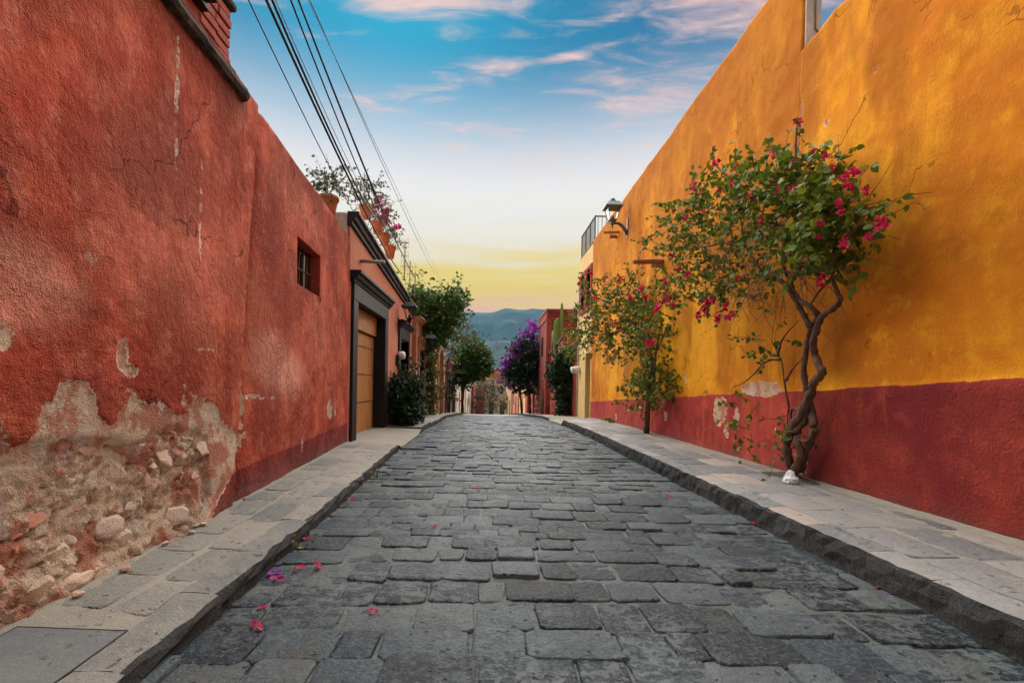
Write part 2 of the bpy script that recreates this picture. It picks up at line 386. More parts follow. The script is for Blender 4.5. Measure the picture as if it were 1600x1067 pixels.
def cobble_mat(name, stops=None, crust=.80):
    n = NT(name); t = n.attr('tint'); r = n.N.new('ShaderNodeValToRGB'); cr = r.color_ramp
    stops = stops or [(0, (.006, .010, .014)), (.30, (.009, .017, .026)), (.55, (.022, .035, .046)), (.85, (.075, .094, .102)), (.93, (.065, .066, .060)), (1., (.075, .052, .028))]
    while len(cr.elements) > 1: cr.elements.remove(cr.elements[0])
    cr.elements[0].position = 0; cr.elements[0].color = (*stops[0][1], 1)
    for p, c in stops[1:]: cr.elements.new(p).color = (*c, 1)
    n.lk(t, r.inputs[0]); col = r.outputs[0]
    zone = n.step(n.nz(.75, 3, .6, off=(2.3, .4, 0)), .42, .58, .12, 1.)
    a = n.nz(15, 5, .76, (1, 1.35, 1)); b = n.nz(52, 4, .75); big = n.nz(5.5, 4, .65, off=(5, 0, 0))
    # worn pale crust over the dark stone
    m = n.math('MULTIPLY', n.step(n.math('ADD', n.math('MULTIPLY', a, .65), n.math('MULTIPLY', big, .35)), .475, .555), zone)
    col = n.mix(n.math('MULTIPLY', m, crust), col, (.125, .150, .148))
    col = n.mix(n.math('MULTIPLY', n.step(b, .50, .66), .55), col, (.135, .160, .158))
    col = n.mix(n.math('MULTIPLY', n.step(b, .45, .30), .70), col, (.005, .007, .009))
    col = n.mix(n.math('MULTIPLY', n.step(n.nz(1.7, 4, .6, off=(0, 9, 0)), .60, .70), .45), col, (.060, .052, .035))
    pit = n.step(n.nz(17, 2, .5, off=(4, 4, 0)), .66, .70); col = n.mix(n.math('MULTIPLY', pit, .85), col, (.010, .011, .012))
    h = n.math('ADD', n.math('ADD', a, n.math('MULTIPLY', b, .55)), n.math('MULTIPLY', big, 1.2)); h = n.math('SUBTRACT', h, n.math('MULTIPLY', pit, .5))
    return n.bsdf(col, n.step(a, .35, .65, .38, .66), n.bump(h, 1.0, .020), .36)

def leaf_mat(name, c1, c2, c3, tr=.3, rough=.45):
    n = NT(name); t = n.attr('tint')
    col = n.mix(n.step(t, 0., .6), c1, c2); col = n.mix(n.step(t, .78, 1.), col, c3)
    return n.bsdf(col, rough, None, .35, translucent=tr)

M = {}
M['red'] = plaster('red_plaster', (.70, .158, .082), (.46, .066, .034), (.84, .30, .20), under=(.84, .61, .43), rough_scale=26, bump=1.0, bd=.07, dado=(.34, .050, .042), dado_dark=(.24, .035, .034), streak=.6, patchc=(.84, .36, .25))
M['yellow'] = plaster('ochre_plaster', (.84, .335, .014), (.60, .175, .009), (.93, .45, .022), under=(.72, .50, .31), rough_scale=42, bump=.6, bd=.02, streak=.6,
                      dado=(.50, .070, .046), dado_dark=(.34, .040, .04), coarse=1.0, dark_tone=(.40, .115, .006), skim=(.80, .60, .38))
M['pink'] = plaster('salmon_plaster', (.62, .25, .155), (.54, .20, .12), (.68, .31, .20), lossy=False, bump=.25)
M['salmon_stone'] = simple('salmon_stone', (.50, .25, .16), (.40, .19, .12), 5, .85, .3, 30)
M['tan'] = plaster('tan_plaster', (.58, .36, .22), (.50, .29, .17), (.66, .44, .29), lossy=False, bump=.25)
M['cream'] = plaster('cream_plaster', (.78, .55, .24), (.68, .45, .18), (.82, .63, .33), lossy=False, bump=.2)
M['pale'] = plaster('pale_plaster', (.68, .56, .42), (.56, .44, .32), (.74, .64, .52), lossy=False, bump=.2)
M['white'] = plaster('white_plaster', (.72, .69, .62), (.52, .46, .38), (.80, .78, .73), lossy=False, bump=.3, streak=.8)
M['redwash'] = plaster('crimson_plaster', (.42, .075, .05), (.30, .05, .035), (.50, .12, .08), lossy=False, bump=.3)
M['grey'] = plaster('grey_plaster', (.28, .23, .20), (.20, .16, .14), (.36, .30, .26), lossy=False, bump=.3)
M['brick'] = simple('painted_brick', (.40, .085, .055), (.30, .055, .035), 9, .85, .4, 50)
M['brickmortar'] = simple('brick_mortar', (.27, .05, .035), None, 9, .9, .4, 50)
M['black'] = simple('black_paint', (.012, .012, .014), (.008, .008, .010), 4, .6, .15, 60)
M['cornice'] = simple('dark_cornice', (.035, .026, .024), (.02, .015, .015), 6, .6, .3, 30)
M['iron'] = simple('dark_iron', (.03, .03, .032), (.05, .035, .03), 14, .55, .2, 60, metal=.4)
M['rust'] = simple('rusty_bar', (.035, .022, .018), (.10, .045, .022), 40, .8, .4, 90)
M['lamp_iron'] = simple('painted_lamp_metal', (.17, .20, .19), (.10, .12, .12), 14, .5, .2, 60, metal=.3)
M['wood'] = simple('varnished_wood', (.58, .27, .085), (.36, .15, .045), 9, .55, .4, 60, (6, 6, .35))
M['wood2'] = simple('brown_wood', (.13, .065, .04), (.08, .04, .025), 9, .6, .4, 60, (6, 6, .3))
M['redwood'] = simple('red_door_paint', (.30, .05, .03), (.20, .035, .025), 8, .6, .3, 50, (5, 5, .4))
M['terracotta'] = simple('terracotta', (.58, .235, .10), (.44, .15, .065), 7, .85, .4, 50)
M['spout'] = simple('pinkish_stone', (.42, .19, .13), (.30, .12, .085), 12, .85, .6, 50)
M['spout_y'] = simple('ochre_spout', (.70, .34, .10), (.55, .22, .05), 12, .85, .5, 50)
M['pipe'] = simple('galvanised_pipe', (.35, .31, .28), (.24, .2, .18), 12, .5, .2, 50, metal=.3)
M['ledge'] = simple('mossy_slab', (.12, .085, .055), (.018, .014, .012), 11, .9, .9, 40, bdist=.03)
M['bark'] = simple('bark', (.155, .085, .050), (.075, .042, .028), 14, .9, 1.0, 38, (1, 1, .45), bdist=.025)
M['twig'] = simple('twig_bark', (.17, .085, .045), (.10, .05, .03), 20, .9, 0)
M['cable'] = simple('cable_rubber', (.012, .014, .018), (.02, .02, .024), 8, .5, 0)
M['thincable'] = simple('thin_wire_metal', (.16, .18, .2), (.12, .13, .15), 8, .5, 0)
M['bag'] = simple('white_plastic', (.82, .82, .82), (.7, .7, .7), 14, .5, .3, 30)
M['cactus'] = simple('cactus_skin', (.22, .28, .06), (.14, .20, .045), 8, .6, .3, 60, (3, 3, .5))
M['plate'] = stone_mat('cover_plate', [(0, (.12, .135, .138)), (1, (.14, .15, .15))], (.22, .22, .20), .6, .5, .5, .6)
M['mortar'] = cobble_mat('road_mortar', [(0, (.060, .070, .064)), (1, (.105, .115, .105))], .6)
M['cobble'] = cobble_mat('paving_stone')
M['slab'] = stone_mat('slab_stone', [(0, (.13, .137, .14)), (.3, (.19, .195, .195)), (.65, (.31, .30, .29)), (.85, (.40, .335, .29)), (1., (.46, .36, .29))], (.42, .41, .385), .65, .45, 1.0, .85)
M['slabl'] = stone_mat('grey_slab_stone', [(0, (.15, .16, .165)), (.5, (.23, .23, .215)), (1., (.31, .29, .25))], (.37, .345, .275), .75, .6, 1.0, .85)
M['kerb'] = stone_mat('kerb_stone', [(0, (.018, .019, .020)), (.6, (.030, .030, .029)), (1., (.046, .045, .042))], (.13, .125, .11), .8, .2, 1.0, .6)  # shade of the kerb sides put into the stone colour
M['screed'] = stone_mat('cement_screed', [(0, (.27, .25, .20)), (1, (.32, .295, .24))], (.40, .365, .29), .85, .6, .8, .4)
M['ground'] = simple('earth', (.10, .08, .055), (.06, .06, .035), .4, .95, .2, 3)
M['hill'] = simple('forested_hill', (.012, .024, .022), (.020, .030, .025), .004, .95, 0)
M['leafA'] = leaf_mat('bougainvillea_leaf', (.055, .100, .010), (.135, .200, .016), (.30, .28, .025))
M['leafB'] = leaf_mat('dark_shrub_leaf', (.010, .030, .012), (.022, .055, .018), (.05, .09, .02), .15)
M['leafC'] = leaf_mat('yellowing_vine_leaf', (.06, .09, .012), (.14, .16, .02), (.30, .20, .03))
M['leafD'] = leaf_mat('roof_plant_leaf', (.06, .085, .04), (.11, .135, .07), (.16, .17, .09))
M['leafE'] = leaf_mat('tree_leaf', (.030, .075, .010), (.065, .140, .018), (.13, .19, .025))
M['leafF'] = leaf_mat('dry_shrub_leaf', (.055, .05, .02), (.09, .075, .03), (.17, .08, .04))
M['magenta'] = leaf_mat('magenta_bract', (.50, .005, .06), (.66, .012, .11), (.72, .03, .20), .35, .6)
M['pinkf'] = leaf_mat('pink_bract', (.52, .02, .20), (.68, .06, .32), (.70, .15, .40), .35, .6)
M['purple'] = leaf_mat('purple_bract', (.30, .012, .36), (.45, .03, .50), (.58, .10, .60), .35, .6)
M['glass'] = simple('lamp_glass', (.42, .44, .42), (.36, .37, .35), 5, .12, 0, spec=.6)
M['pane'] = simple('dark_pane', (.02, .022, .025), (.03, .03, .03), 5, .15, 0, spec=.6)
M['rubble'] = stone_mat('rubble_stone', [(0, (.60, .42, .30)), (.4, (.74, .54, .40)), (.65, (.78, .42, .32)), (.85, (.60, .16, .09)), (1., (.62, .48, .38))], (.78, .58, .43), .9, .5, 1.0, .22, .1)

# ------------------------------------------------------------------ ground, hills
def terrain():
    ys = np.concatenate([np.arange(-30, 34, 2.), np.arange(34, 120, 6.), [120, 160, 220, 320, 480, 700, 1000, 1500, 2500, 5000, 9000]])
    xs = np.array([-9000, -3000, -1000, -300, -80, -25, -8, -4, 0, 5, 9, 25, 80, 300, 1000, 3000, 9000.])
    V = []
    for y in ys:
        z = gz(min(y, 110)) - (0.0 if y <= 110 else .004*min(y-110, 400))
        for x in xs: V.append((x, y, z - .12))
    nx = len(xs); Fc = [(j*nx+i, j*nx+i+1, (j+1)*nx+i+1, (j+1)*nx+i) for j in range(len(ys)-1) for i in range(nx-1)]
    tag(build('ground', V, Fc, M['ground'], smooth=True), kind='structure')
terrain()
def hills(name, dist, vtop, seed, amp, wid):
    xs = np.linspace(-wid, wid, 260); V = []; rows = 14
    t = xs/dist
    prof = vtop*dist/F
    ridge = prof*(.80 + .30*fbm(xs/(dist*.16)+20, xs*0+3, seed, 5)) * (1 - .22*np.abs(np.clip(t+.02, -1, 1)))
    for k in range(rows):
        q = k/(rows-1); yy = dist - (1-q)*dist*.35
        h = ridge*(q**1.2)*(1 + amp*(fbm(xs/(dist*.03), xs*0+k*1.3, seed+4, 4)-.5)*(1-q)*q*4) - 12*(1-q)
        for x, z in zip(xs, h): V.append((x*(.75+.25*q), yy, z + CH*(q)))
    for x, z in zip(xs, ridge): V.append((x*1.1, dist*1.25, -60))
    n = len(xs); Fc = [(j*n+i, j*n+i+1, (j+1)*n+i+1, (j+1)*n+i) for j in range(rows) for i in range(n-1)]
    tag(build(name, V, Fc, M['hill'], smooth=True), kind='structure')
hills('hills', 3600, 120, 3, .8, 7000)
hills('foothills', 2000, 72, 8, .8, 4200)

# ------------------------------------------------------------------ road
def XLW(Y): return -2.03 - .07*(min(Y, 8.2)-1.92)       # left wall line
def XLK(Y): return -1.31 - .036*(min(Y, 8)-1.8)           # left kerb line
XRK, XRW = 2.40, 3.60
LH, RH = .12, .195
def rock_poly(x0, x1, y0, y1, j, sub=2):
    c = [(x0, y0), (x1, y0), (x1, y1), (x0, y1)]
    c = [(x+random.uniform(-j, j), y+random.uniform(-j, j)) for x, y in c]; P = []
    for k in range(4):
        (ax, ay), (bx, by) = c[k], c[(k+1) % 4]
        r = .09
        for q in ([r, .5, 1-r] if sub == 2 else [r, 1-r]):
            P.append((ax+(bx-ax)*q + random.uniform(-j, j)*.45, ay+(by-ay)*q + random.uniform(-j, j)*.45))
    return P
def stone_geo(P, ztop, bev, depth, tilt=(0, 0)):
    n = len(P); cx = sum(p[0] for p in P)/n; cy = sum(p[1] for p in P)/n; V = []
    for (f, dz) in ((0, -depth), (0, -bev*.9), (bev*.6, -bev*.25), (bev*1.6, 0)):
        for x, y in P:
            d = math.hypot(x-cx, y-cy); k = 1 - f/d
            V.append((cx+(x-cx)*k, cy+(y-cy)*k, ztop+dz + (x-cx)*tilt[0] + (y-cy)*tilt[1]))
    Fc = [(r*n+k, r*n+(k+1) % n, (r+1)*n+(k+1) % n, (r+1)*n+k) for r in range(3) for k in range(n)]
    V.append((cx, cy, ztop + random.uniform(-.004, .006)))
    Fc += [(3*n+k, 3*n+(k+1) % n, 4*n) for k in range(n)]
    return V, Fc
road = thing('road', (0, 0, 0), kind='structure')
def road_build():
    xs = np.arange(-1.75, 2.52, .03); ys = np.concatenate([np.arange(-2, 1.2, .2), np.arange(1.2, 9, .03), np.arange(9, 24, .15), np.arange(24, 110, 1.)])
    gx, gy = np.meshgrid(xs, ys); z = np.array([gz(y) for y in ys])[:, None] - .013 + .022*(fbm(gx*9, gy*9, 3, 4)-.5) + .012*(fbm(gx*1.3, gy*1.3, 9, 2)-.5)
    V = np.stack([gx, gy, z], -1).reshape(-1, 3); nx = len(xs); ny = len(ys)
    i, j = np.meshgrid(np.arange(nx-1), np.arange(ny-1)); a = (j*nx+i).ravel()
    Fc = np.stack([a, a+1, a+nx+1, a+nx], -1)
    build('mortar_bed', V, Fc, M['mortar'], road, True, {'tint': fbm(gx*3, gy*3, 5).ravel()})
    y = .95; row = 0; single = 0; SV, SF, ST = [], [], []
    while y < 26:
        h = random.uniform(.18, .29)
        x = XLK(y) - random.uniform(0, .2)
        while x < XRK + .1:
            wd = random.uniform(.22, .44) if random.random() < .8 else random.uniform(.15, .22)
            if x + wd > XRK + .16: wd = XRK + .16 - x
            xm = x + wd/2
            oy = .07*math.sin(xm*1.3 + row*.15) + .05*math.sin(row*.9+xm*.6)
            g = random.uniform(.0, .005) if random.random() < .8 else random.uniform(.008, .015)
            P = rock_poly(x+g, x+wd-g, y+oy+g, y+h+oy-g, .013 if y < 10 else .010, 2 if y < 12 else 1)
            zt = gz(y) + random.gauss(0, .0065)
            V, Fc = stone_geo(P, zt, random.uniform(.005, .011), .05, (random.gauss(0, .014), random.gauss(0, .024)))
            t = min(1, max(0, .36 + .22*(fbm(np.array(xm*.55), np.array(y*.4), 21, 2)-.5)*4*.5 + random.gauss(0, .33) + .10*(xm > 1.0)))
            t = min(t, .90)
            if random.random() < .012: t = random.uniform(.94, 1)
            if wd > .05:
                if y > 1.5 and single < 292 and abs(xm) < y*1.25+.6:
                    c = (xm, y+h/2, zt)
                    o = build('paving_stone', V, Fc, M['cobble'], road, True, {'tint': [t]*len(V)}, loc=c); single += 1
                else:
                    n = len(SV); SV.extend(V); SF.extend([tuple(k+n for k in f) for f in Fc]); ST.extend([t]*len(V))
            x += wd
        y += h; row += 1
    tag(build('paving_stones', SV, SF, M['cobble'], road, True, {'tint': ST}), kind='stuff')
road_build()

# ------------------------------------------------------------------ pavements
def slab(parent, name, mat, x0, x1, y0, y1, z, j=.012, bev=.008, depth=.08, tilt=0, t=None, sub=2):
    V, Fc = stone_geo(rock_poly(x0, x1, y0, y1, j, sub), z, bev, depth, (tilt + random.gauss(0, .006), random.gauss(0, .006)))
    t = random.random() if t is None else t
    return build(name, V, Fc, mat, parent, True, {'tint': [t]*len(V)}, loc=((x0+x1)/2, (y0+y1)/2, z))
def kerb(parent, xa, xb, y0, y1, z0, z1, t, face):
    """kerb block between the road (face side) and the slabs, worn along its top edge"""
    n = 7; V = []; ys = np.linspace(y0+.004, y1-.004, n)
    prof = [(0, z0-.08), (.004, z0+.03), (.0, (z0+z1)/2), (.006, z1-.03), (.018, z1-.008), (.05, z1), (.6, z1+.004), (1, z1+.002), (1, z0-.05)]
    for k, y in enumerate(ys):
        dz = gz(y)
        for q, (f, z) in enumerate(prof):
            x = xa + (xb-xa)*f if f in (0, 1, .6) else xa + math.copysign(f, xb-xa)
            nn = (random.random()-.5)
            V.append((x + (nn*.022 if q in (1, 2, 3, 4) else nn*.012), y + (random.uniform(-.004, .004)), z + dz + (random.uniform(-.008, .004)*(.4 if k in (0, n-1) else 1) if 2 < q < 8 else 0)))
    m = len(prof); Fc = [(k*m+q, k*m+q+1, (k+1)*m+q+1, (k+1)*m+q) for k in range(n-1) for q in range(m-1)]
    Fc += [tuple(range(m))[::-1], tuple(range((n-1)*m, n*m))]
    if xb > xa: Fc = [f[::-1] for f in Fc]
    return build('kerb_stone', V, Fc, [M['kerb'], face], parent, False, {'tint': [t]*len(V)}, loc=((xa+xb)/2, (y0+y1)/2, z1),
                 mi=[1 if q >= 4 and q < m-2 else 0 for k in range(n-1) for q in range(m-1)] + [1, 1])  # pale slab colour on top, shade-dark colour on the road side
def bed(parent, name, xa, xb, y0, y1, h0, h1, mat, ds=.04, amp=.012):
    """cement bed under and between the slabs; xa, xb: functions of y"""
    ys = np.arange(y0, y1+ds, ds); us = np.linspace(0, 1, 28); V = []
    for y in ys:
        a, b = xa(y), xb(y)
        for u in us:
            V.append((a+(b-a)*u, y, gz(y) + h0+(h1-h0)*u))
    V = np.array(V); V[:, 2] += amp*(fbm(V[:, 0]*9, V[:, 1]*9, 31, 4)-.5)*2
    n = len(us); i, j = np.meshgrid(np.arange(n-1), np.arange(len(ys)-1)); a = (j*n+i).ravel()
    return build(name, V, np.stack([a, a+1, a+n+1, a+n], -1), mat, parent, True, {'tint': fbm(V[:, 0]*3, V[:, 1]*3, 5)})
# left pavement, near stretch up to the gate
pl = thing('pavement_left', (-1.7, 4, 0), kind='structure')
bed(pl, 'cement_bed', lambda y: XLW(y)-.12, lambda y: XLK(y)-.15, .2, 8.0, LH+.022, LH-.008, M['screed'])
y = .6
while y < 7.85:
    L_ = random.uniform(.45, .8); kerb(pl, XLK(y+L_/2), XLK(y+L_/2)-.20, y, min(y+L_, 8.05), 0, LH, random.random(), M['slabl']); y += L_
for col in range(2):
    y = 1.0 + .2*col
    while y < 7.6:
        L_ = random.uniform(.30, .55)
        a = XLK(y) - .215; b = XLW(y) + .04; mid = a + (b-a)*(.48 + .05*math.sin(y*2))
        x0, x1 = (mid+.012, a) if col == 0 else (b, mid-.012)
        if not (col == 0 and False) and not (y+L_ > 1.1 and y < 1.98 and col == 1) and not (col == 0 and y < 1.98 and y + L_ > 1.1):
            slab(pl, 'pavement_slab', M['slabl'], x0, x1, y+.01, y+L_-.01, LH+.004+.012*col, .014, .007, .06, -.02)
        y += L_
# iron cover plate let into the left pavement
def cover():
    mb = MB(); x0, x1 = XLW(1.5)+.09, XLK(1.6)-.21
    P = [(x0, .95), (x1+.03, .95), (x1, 1.94), (x0-.05, 1.92)]
    t = thing('cover_plate', (x0, 1.5, LH+.012), 'flat grey access cover set in the left pavement at the bottom corner', 'cover plate')
    V, Fc = stone_geo(P, LH+.013, .003, .02, (-.045, 0)); build('lid', V, Fc, M['plate'], t, False, {'tint': [.5]*len(V)})
    m2 = MB(); xc = sum(p[0] for p in P)/4; V2 = [(x, y, LH+.010-.045*(x-xc)) for x, y in P]
    for k in range(4):
        a, b = Vector(V2[k]), Vector(V2[(k+1) % 4]); m2.tube([a, b], .005, 6)
    m2.out('rim', M['iron'], t)
cover()
# apron in front of the gate: the footway dips to the road
def apron(name, ya, yb, xk, xw, h0, h1):
    ys = np.linspace(ya, yb, 40); us = np.linspace(0, 1, 16); V = []
    for y in ys:
        e = float(min(sstep(ya, ya+.5, y), 1-sstep(yb-.5, yb, y)))
        for u in us: V.append((xk+(xw-xk)*u, y, gz(y) + (h0*(1-e*.85))*(1-u) + (h1)*u + .02*math.sin(u*3.1)*e))
    V = np.array(V); V[:, 2] += .012*(fbm(V[:, 0]*6, V[:, 1]*6, 3, 4)-.5)
    n = 16; i, j = np.meshgrid(np.arange(n-1), np.arange(39)); a = (j*n+i).ravel(); Fc = np.stack([a, a+n, a+n+1, a+1], -1)
    if xw > xk: Fc = Fc[:, ::-1]
    tag(build(name, V, Fc, M['screed'], None, True, {'tint': fbm(V[:, 0]*3, V[:, 1]*3, 5)}), kind='structure')
apron('driveway', 7.95, 11.0, XLK(9)-.01, -2.85, LH*.9, .13)
pl2 = thing('pavement_left_far', (-1.9, 14, gz(14)), kind='structure')
bed(pl2, 'cement_bed', lambda y: -2.75, lambda y: XLK(y)-.12, 10.98, 46, LH+.03, LH-.006, M['screed'], .12)
y = 10.95
while y < 30:
    L_ = random.uniform(.7, 1.1); kerb(pl2, XLK(y) + .05*math.sin(y), XLK(y)-.22, y, y+L_, -.02, LH+.02, random.random(), M['slabl']); y += L_
MB().box((-2.7, 10.93, -.15), (XLK(9)-.02, 10.99, LH+.016), .01).out('end_kerb', M['kerb'], pl2)
for k in range(12):
    y = 11.05 + k*.82
    slab(pl2, 'pavement_slab', M['slabl'], -2.2, XLK(y)-.23, y+.012, y+.80, LH+.012+gz(y+.4), .014, .007, .06)
# right pavement
pr = thing('pavement_right', (3, 6, 0), kind='structure')
bed(pr, 'cement_bed', lambda y: XRK+.14, lambda y: XRW+.02, .2, 15.3, RH-.008, RH+.02, M['screed'])
y = 1.0
while y < 14.0:
    L_ = random.uniform(.36, .56); kerb(pr, XRK, XRK+.19, y, y+L_, 0, RH, random.random(), M['slab']); y += L_
cols = [XRK+.205, XRK+.56, XRK+.88, XRW-.16]
for c in range(3):
    y = 1.3 + .17*c
    while y < 14.2:
        L_ = random.uniform(.32, .62); wob = .03*math.sin(y*1.7+c)
        t = min(1, max(0, random.gauss(.42, .26)))
        slab(pr, 'pavement_slab', M['slab'], cols[c]+.008+(wob if c else 0), cols[c+1]-.008+(wob if c < 2 else 0), y+.008, y+L_-.008, RH+.006+.005*c+gz(y), .013, .006, .06, .012, t)
        y += L_
# sloping cement fillet along the foot of the ochre wall
def fillet():
    ys = np.arange(.6, 15.3, .05); V = []
    for y in ys:
        wd = (.05 if y > 5.3 else .12) + .04*float(fbm(np.array(y*2.), np.array(0.), 4)); hh = .02 if y > 5.3 else .055
        for u in (0, .35, .7, 1): V.append((XRW+.03-wd*u*1.3, y, gz(y)+RH+.012+hh*(1-u)**1.4 + .012*float(fbm(np.array(y*9), np.array(u*5), 7)-.5)))
    n = 4; Fc = [(j*n+i, j*n+i+1, (j+1)*n+i+1, (j+1)*n+i) for j in range(len(ys)-1) for i in range(n-1)]
    build('wall_foot_fillet', V, Fc, M['screed'], pr, True, {'tint': rng.random(len(V))})
fillet()
apron('door_apron', 14.0, 17.6, XRK, XRW+.5, RH, .16)
pr2 = thing('pavement_right_far', (3, 24, gz(24)), kind='structure')
bed(pr2, 'cement_bed', lambda y: XRK+.12, lambda y: 3.9, 17.5, 60, LH, LH+.02, M['screed'], .2)
y = 17.5
while y < 34:
    L_ = random.uniform(.8, 1.2); kerb(pr2, XRK+.06*math.sin(y*.7), XRK+.22, y, y+L_, -.02, LH+.02, random.random(), M['slab']); y += L_

# ------------------------------------------------------------------ walls as sheets with relief
def sheet(name, ss, zz, fx, mat, parent, attrs, hole=None, back=.35, side=1, zadd=None):
    """wall face over (s, z); fx(s, z) -> X; side=+1 faces +X (left of street). Closed by rim and back."""
    gs, gv = np.meshgrid(ss, zz); Z = gv if zadd is None else zadd(gs, gv)
    X = fx(gs, Z); n, m = len(ss), len(zz)
    V = np.stack([X, gs, Z], -1).reshape(-1, 3)
    Fc = []
    i, j = np.meshgrid(np.arange(n-1), np.arange(m-1)); a = (j*n+i).ravel()
    keep = np.ones(len(a), bool)
    if hole:
        sc = (gs[:-1, :-1]+gs[1:, 1:])/2; zc = (gv[:-1, :-1]+gv[1:, 1:])/2
        for (s0, s1, z0, z1) in hole: keep &= ~((sc > s0) & (sc < s1) & (zc > z0) & (zc < z1)).ravel()
    a = a[keep]; Fq = np.stack([a, a+1, a+n+1, a+n], -1)
    if side < 0: Fq = Fq[:, ::-1]
    # rim
    loop = list(range(n)) + [j*n+n-1 for j in range(1, m)] + [(m-1)*n+i for i in range(n-2, -1, -1)] + [j*n for j in range(m-2, 0, -1)]
    k = len(V); B = V[loop].copy(); B[:, 0] = B[:, 0]*0 + V[:, 0].mean() - side*back
    V = np.vstack([V, B]); l = len(loop); q = np.arange(l)
    rim = np.stack([np.array(loop), k+q, k+(q+1) % l, np.array(loop)[(q+1) % l]], -1)
    if side < 0: rim = rim[:, ::-1]
    A = {}
    for nm, f in attrs.items():
        v = f(gs, Z).ravel(); A[nm] = np.concatenate([v, v[loop]])
    return build(name, V, np.vstack([Fq, rim]), mat, parent, True, A)
def blob(s, z, lst, seed):
    t = np.zeros_like(s)
    for (cs, cz, rs, rz, a) in lst:
        q = np.hypot((s-cs)/rs, (z-cz)/rz) + .5*(fbm(s*5, z*5, seed, 3)-.5)
        t = np.maximum(t, a*sstep(1.5, .5, q))
    return t

# red wall on the left --------------------------------------------------------------
WY0, WY1, WZ0, WZ1 = 5.42, 6.30, 2.36, 2.93
def seam(z): return 3.98 + .10*(z-1.0)
def zb(s):   # top of the plaster loss
    return np.interp(s, [-2, 1.2, 1.75, 1.95, 2.15, 2.4, 2.65, 2.9, 3.1, 3.35, 3.6, 3.9, 4.2, 4.5], [1.05, 1.10, 1.12, .93, 1.17, 1.0, 1.12, .92, 1.06, 1.03, .92, .78, .72, -.4])
def yb(z): return np.interp(z, [0, .15, .35, .55, .7, 1.2], [3.3, 3.42, 3.72, 4.02, 4.2, 4.3])
def lossf(s, z):
    n = fbm(s*5.2, z*5.2, 11, 6)-.5
    d = np.minimum(zb(s)-z, (yb(z)-s)*.8) + .36*n
    l = sstep(-.10, .10, d)
    extra = blob(s, z, [(6.95, .78, .16, .16, .62), (7.25, .82, .05, .2, .55), (4.05, .98, .05, .22, .62), (4.25, 1.05, .2, .03, .55), (4.7, 1.02, .3, .025, .5),
                        (1.75, 1.42, .12, .07, .6), (1.86, 1.36, .07, .07, .55), (2.55, 1.33, .05, .14, .55), (2.62, 1.24, .07, .05, .6), (3.5, 1.42, .3, .02, .42), (3.0, 3.0, .03, .55, .48), (3.3, 2.4, .02, .5, .45), (5.7, .42, .04, .12, .55)], 5)
    return np.maximum(l, extra)
def deepf(s, z):
    n = fbm(s*3.1, z*3.1, 41, 4)-.5
    top = np.interp(s, [-2, 1.7, 2.0, 2.3, 2.7, 3.1, 3.45, 3.6], [.98, .95, .86, .92, .84, .88, .80, -.3])
    d = np.minimum(top-z, (np.minimum(yb(z)-.12, 3.62)-s)) + .24*n
    return sstep(-.03, .05, d)
def redX(s, z):
    base = np.array(-2.03 - .07*(np.minimum(s, 8.2)-1.92))
    x = base + .035*sstep(.03, -.02, s - seam(z)) + .012*(fbm(s*1.1, z*1.1, 2, 3)-.5)*2 + (.014*(fbm(s*7, z*7, 6, 4)-.5) + .010*(fbm(s*24, z*24, 61, 3)-.5))*sstep(4.1, 3.95, s)
    l = lossf(s, z); dp = deepf(s, z)
    x = x - .012*sstep(.35, .65, l)
    d1, d2, rr = worley(s + .06*fbm(s*9, z*9, 3), z*1.25 + .06*fbm(s*9, z*9, 4), 13, .15)
    b1, b2, r2 = worley(s + .04*fbm(s*14, z*14, 3), z*1.2, 77, .07)
    rock = .026*(1-sstep(0, .75, d1))*rr + .012*(1-sstep(.1, .6, b1))*(r2 > .4) - .03*sstep(.10, .0, d2-d1)*(rr > .55)
    rock = rock + .09*(fbm(s*4.2, z*5, 8, 5)-.5) + .05*np.abs(fbm(s*8, z*11, 19, 4)-.5) + .03*(fbm(s*19, z*19, 9, 4)-.5) - .05*sstep(.64, .74, fbm(s*3.3, z*5.5, 55, 4))
    tq = rock/.022; rock = .022*(np.floor(tq) + sstep(.25, .75, tq-np.floor(tq)))*.75 + rock*.25
    x = x + dp*(-.055 + rock)
    x = x + .05*sstep(.45, .12, z)*sstep(3.7, 3.2, s)                       # rubble foot spreads out
    x = x - .030*np.exp(-((s-seam(z))/.020)**2) - .02*np.exp(-((s-seam(z)-.05)/.05)**2)
    return x
red = thing('red_wall', (-2.2, 4, 0), 'tall weathered red plaster wall with crumbling stonework along its foot at left', 'wall')
ss = np.unique(np.round(np.concatenate([np.arange(-3, 1.3, .08), np.arange(1.3, 4.3, .013), np.arange(4.3, 8.12, .035), [WY0, WY1, 8.1]]), 4))
zz = np.unique(np.round(np.concatenate([np.arange(-.05, 1.5, .013), np.arange(1.5, 3.74, .035), [WZ0, WZ1, 3.74]]), 4))
def topw(s, z):  # uneven coping
    t = sstep(3.2, 3.74, z); return z + t*(.035*(fbm(s*1.6, s*0, 3, 4)-.5)*2 + .03*sstep(4, 8, s) - .05*sstep(4.0, 3.9, s))
Z0 = lambda s, z: s*0
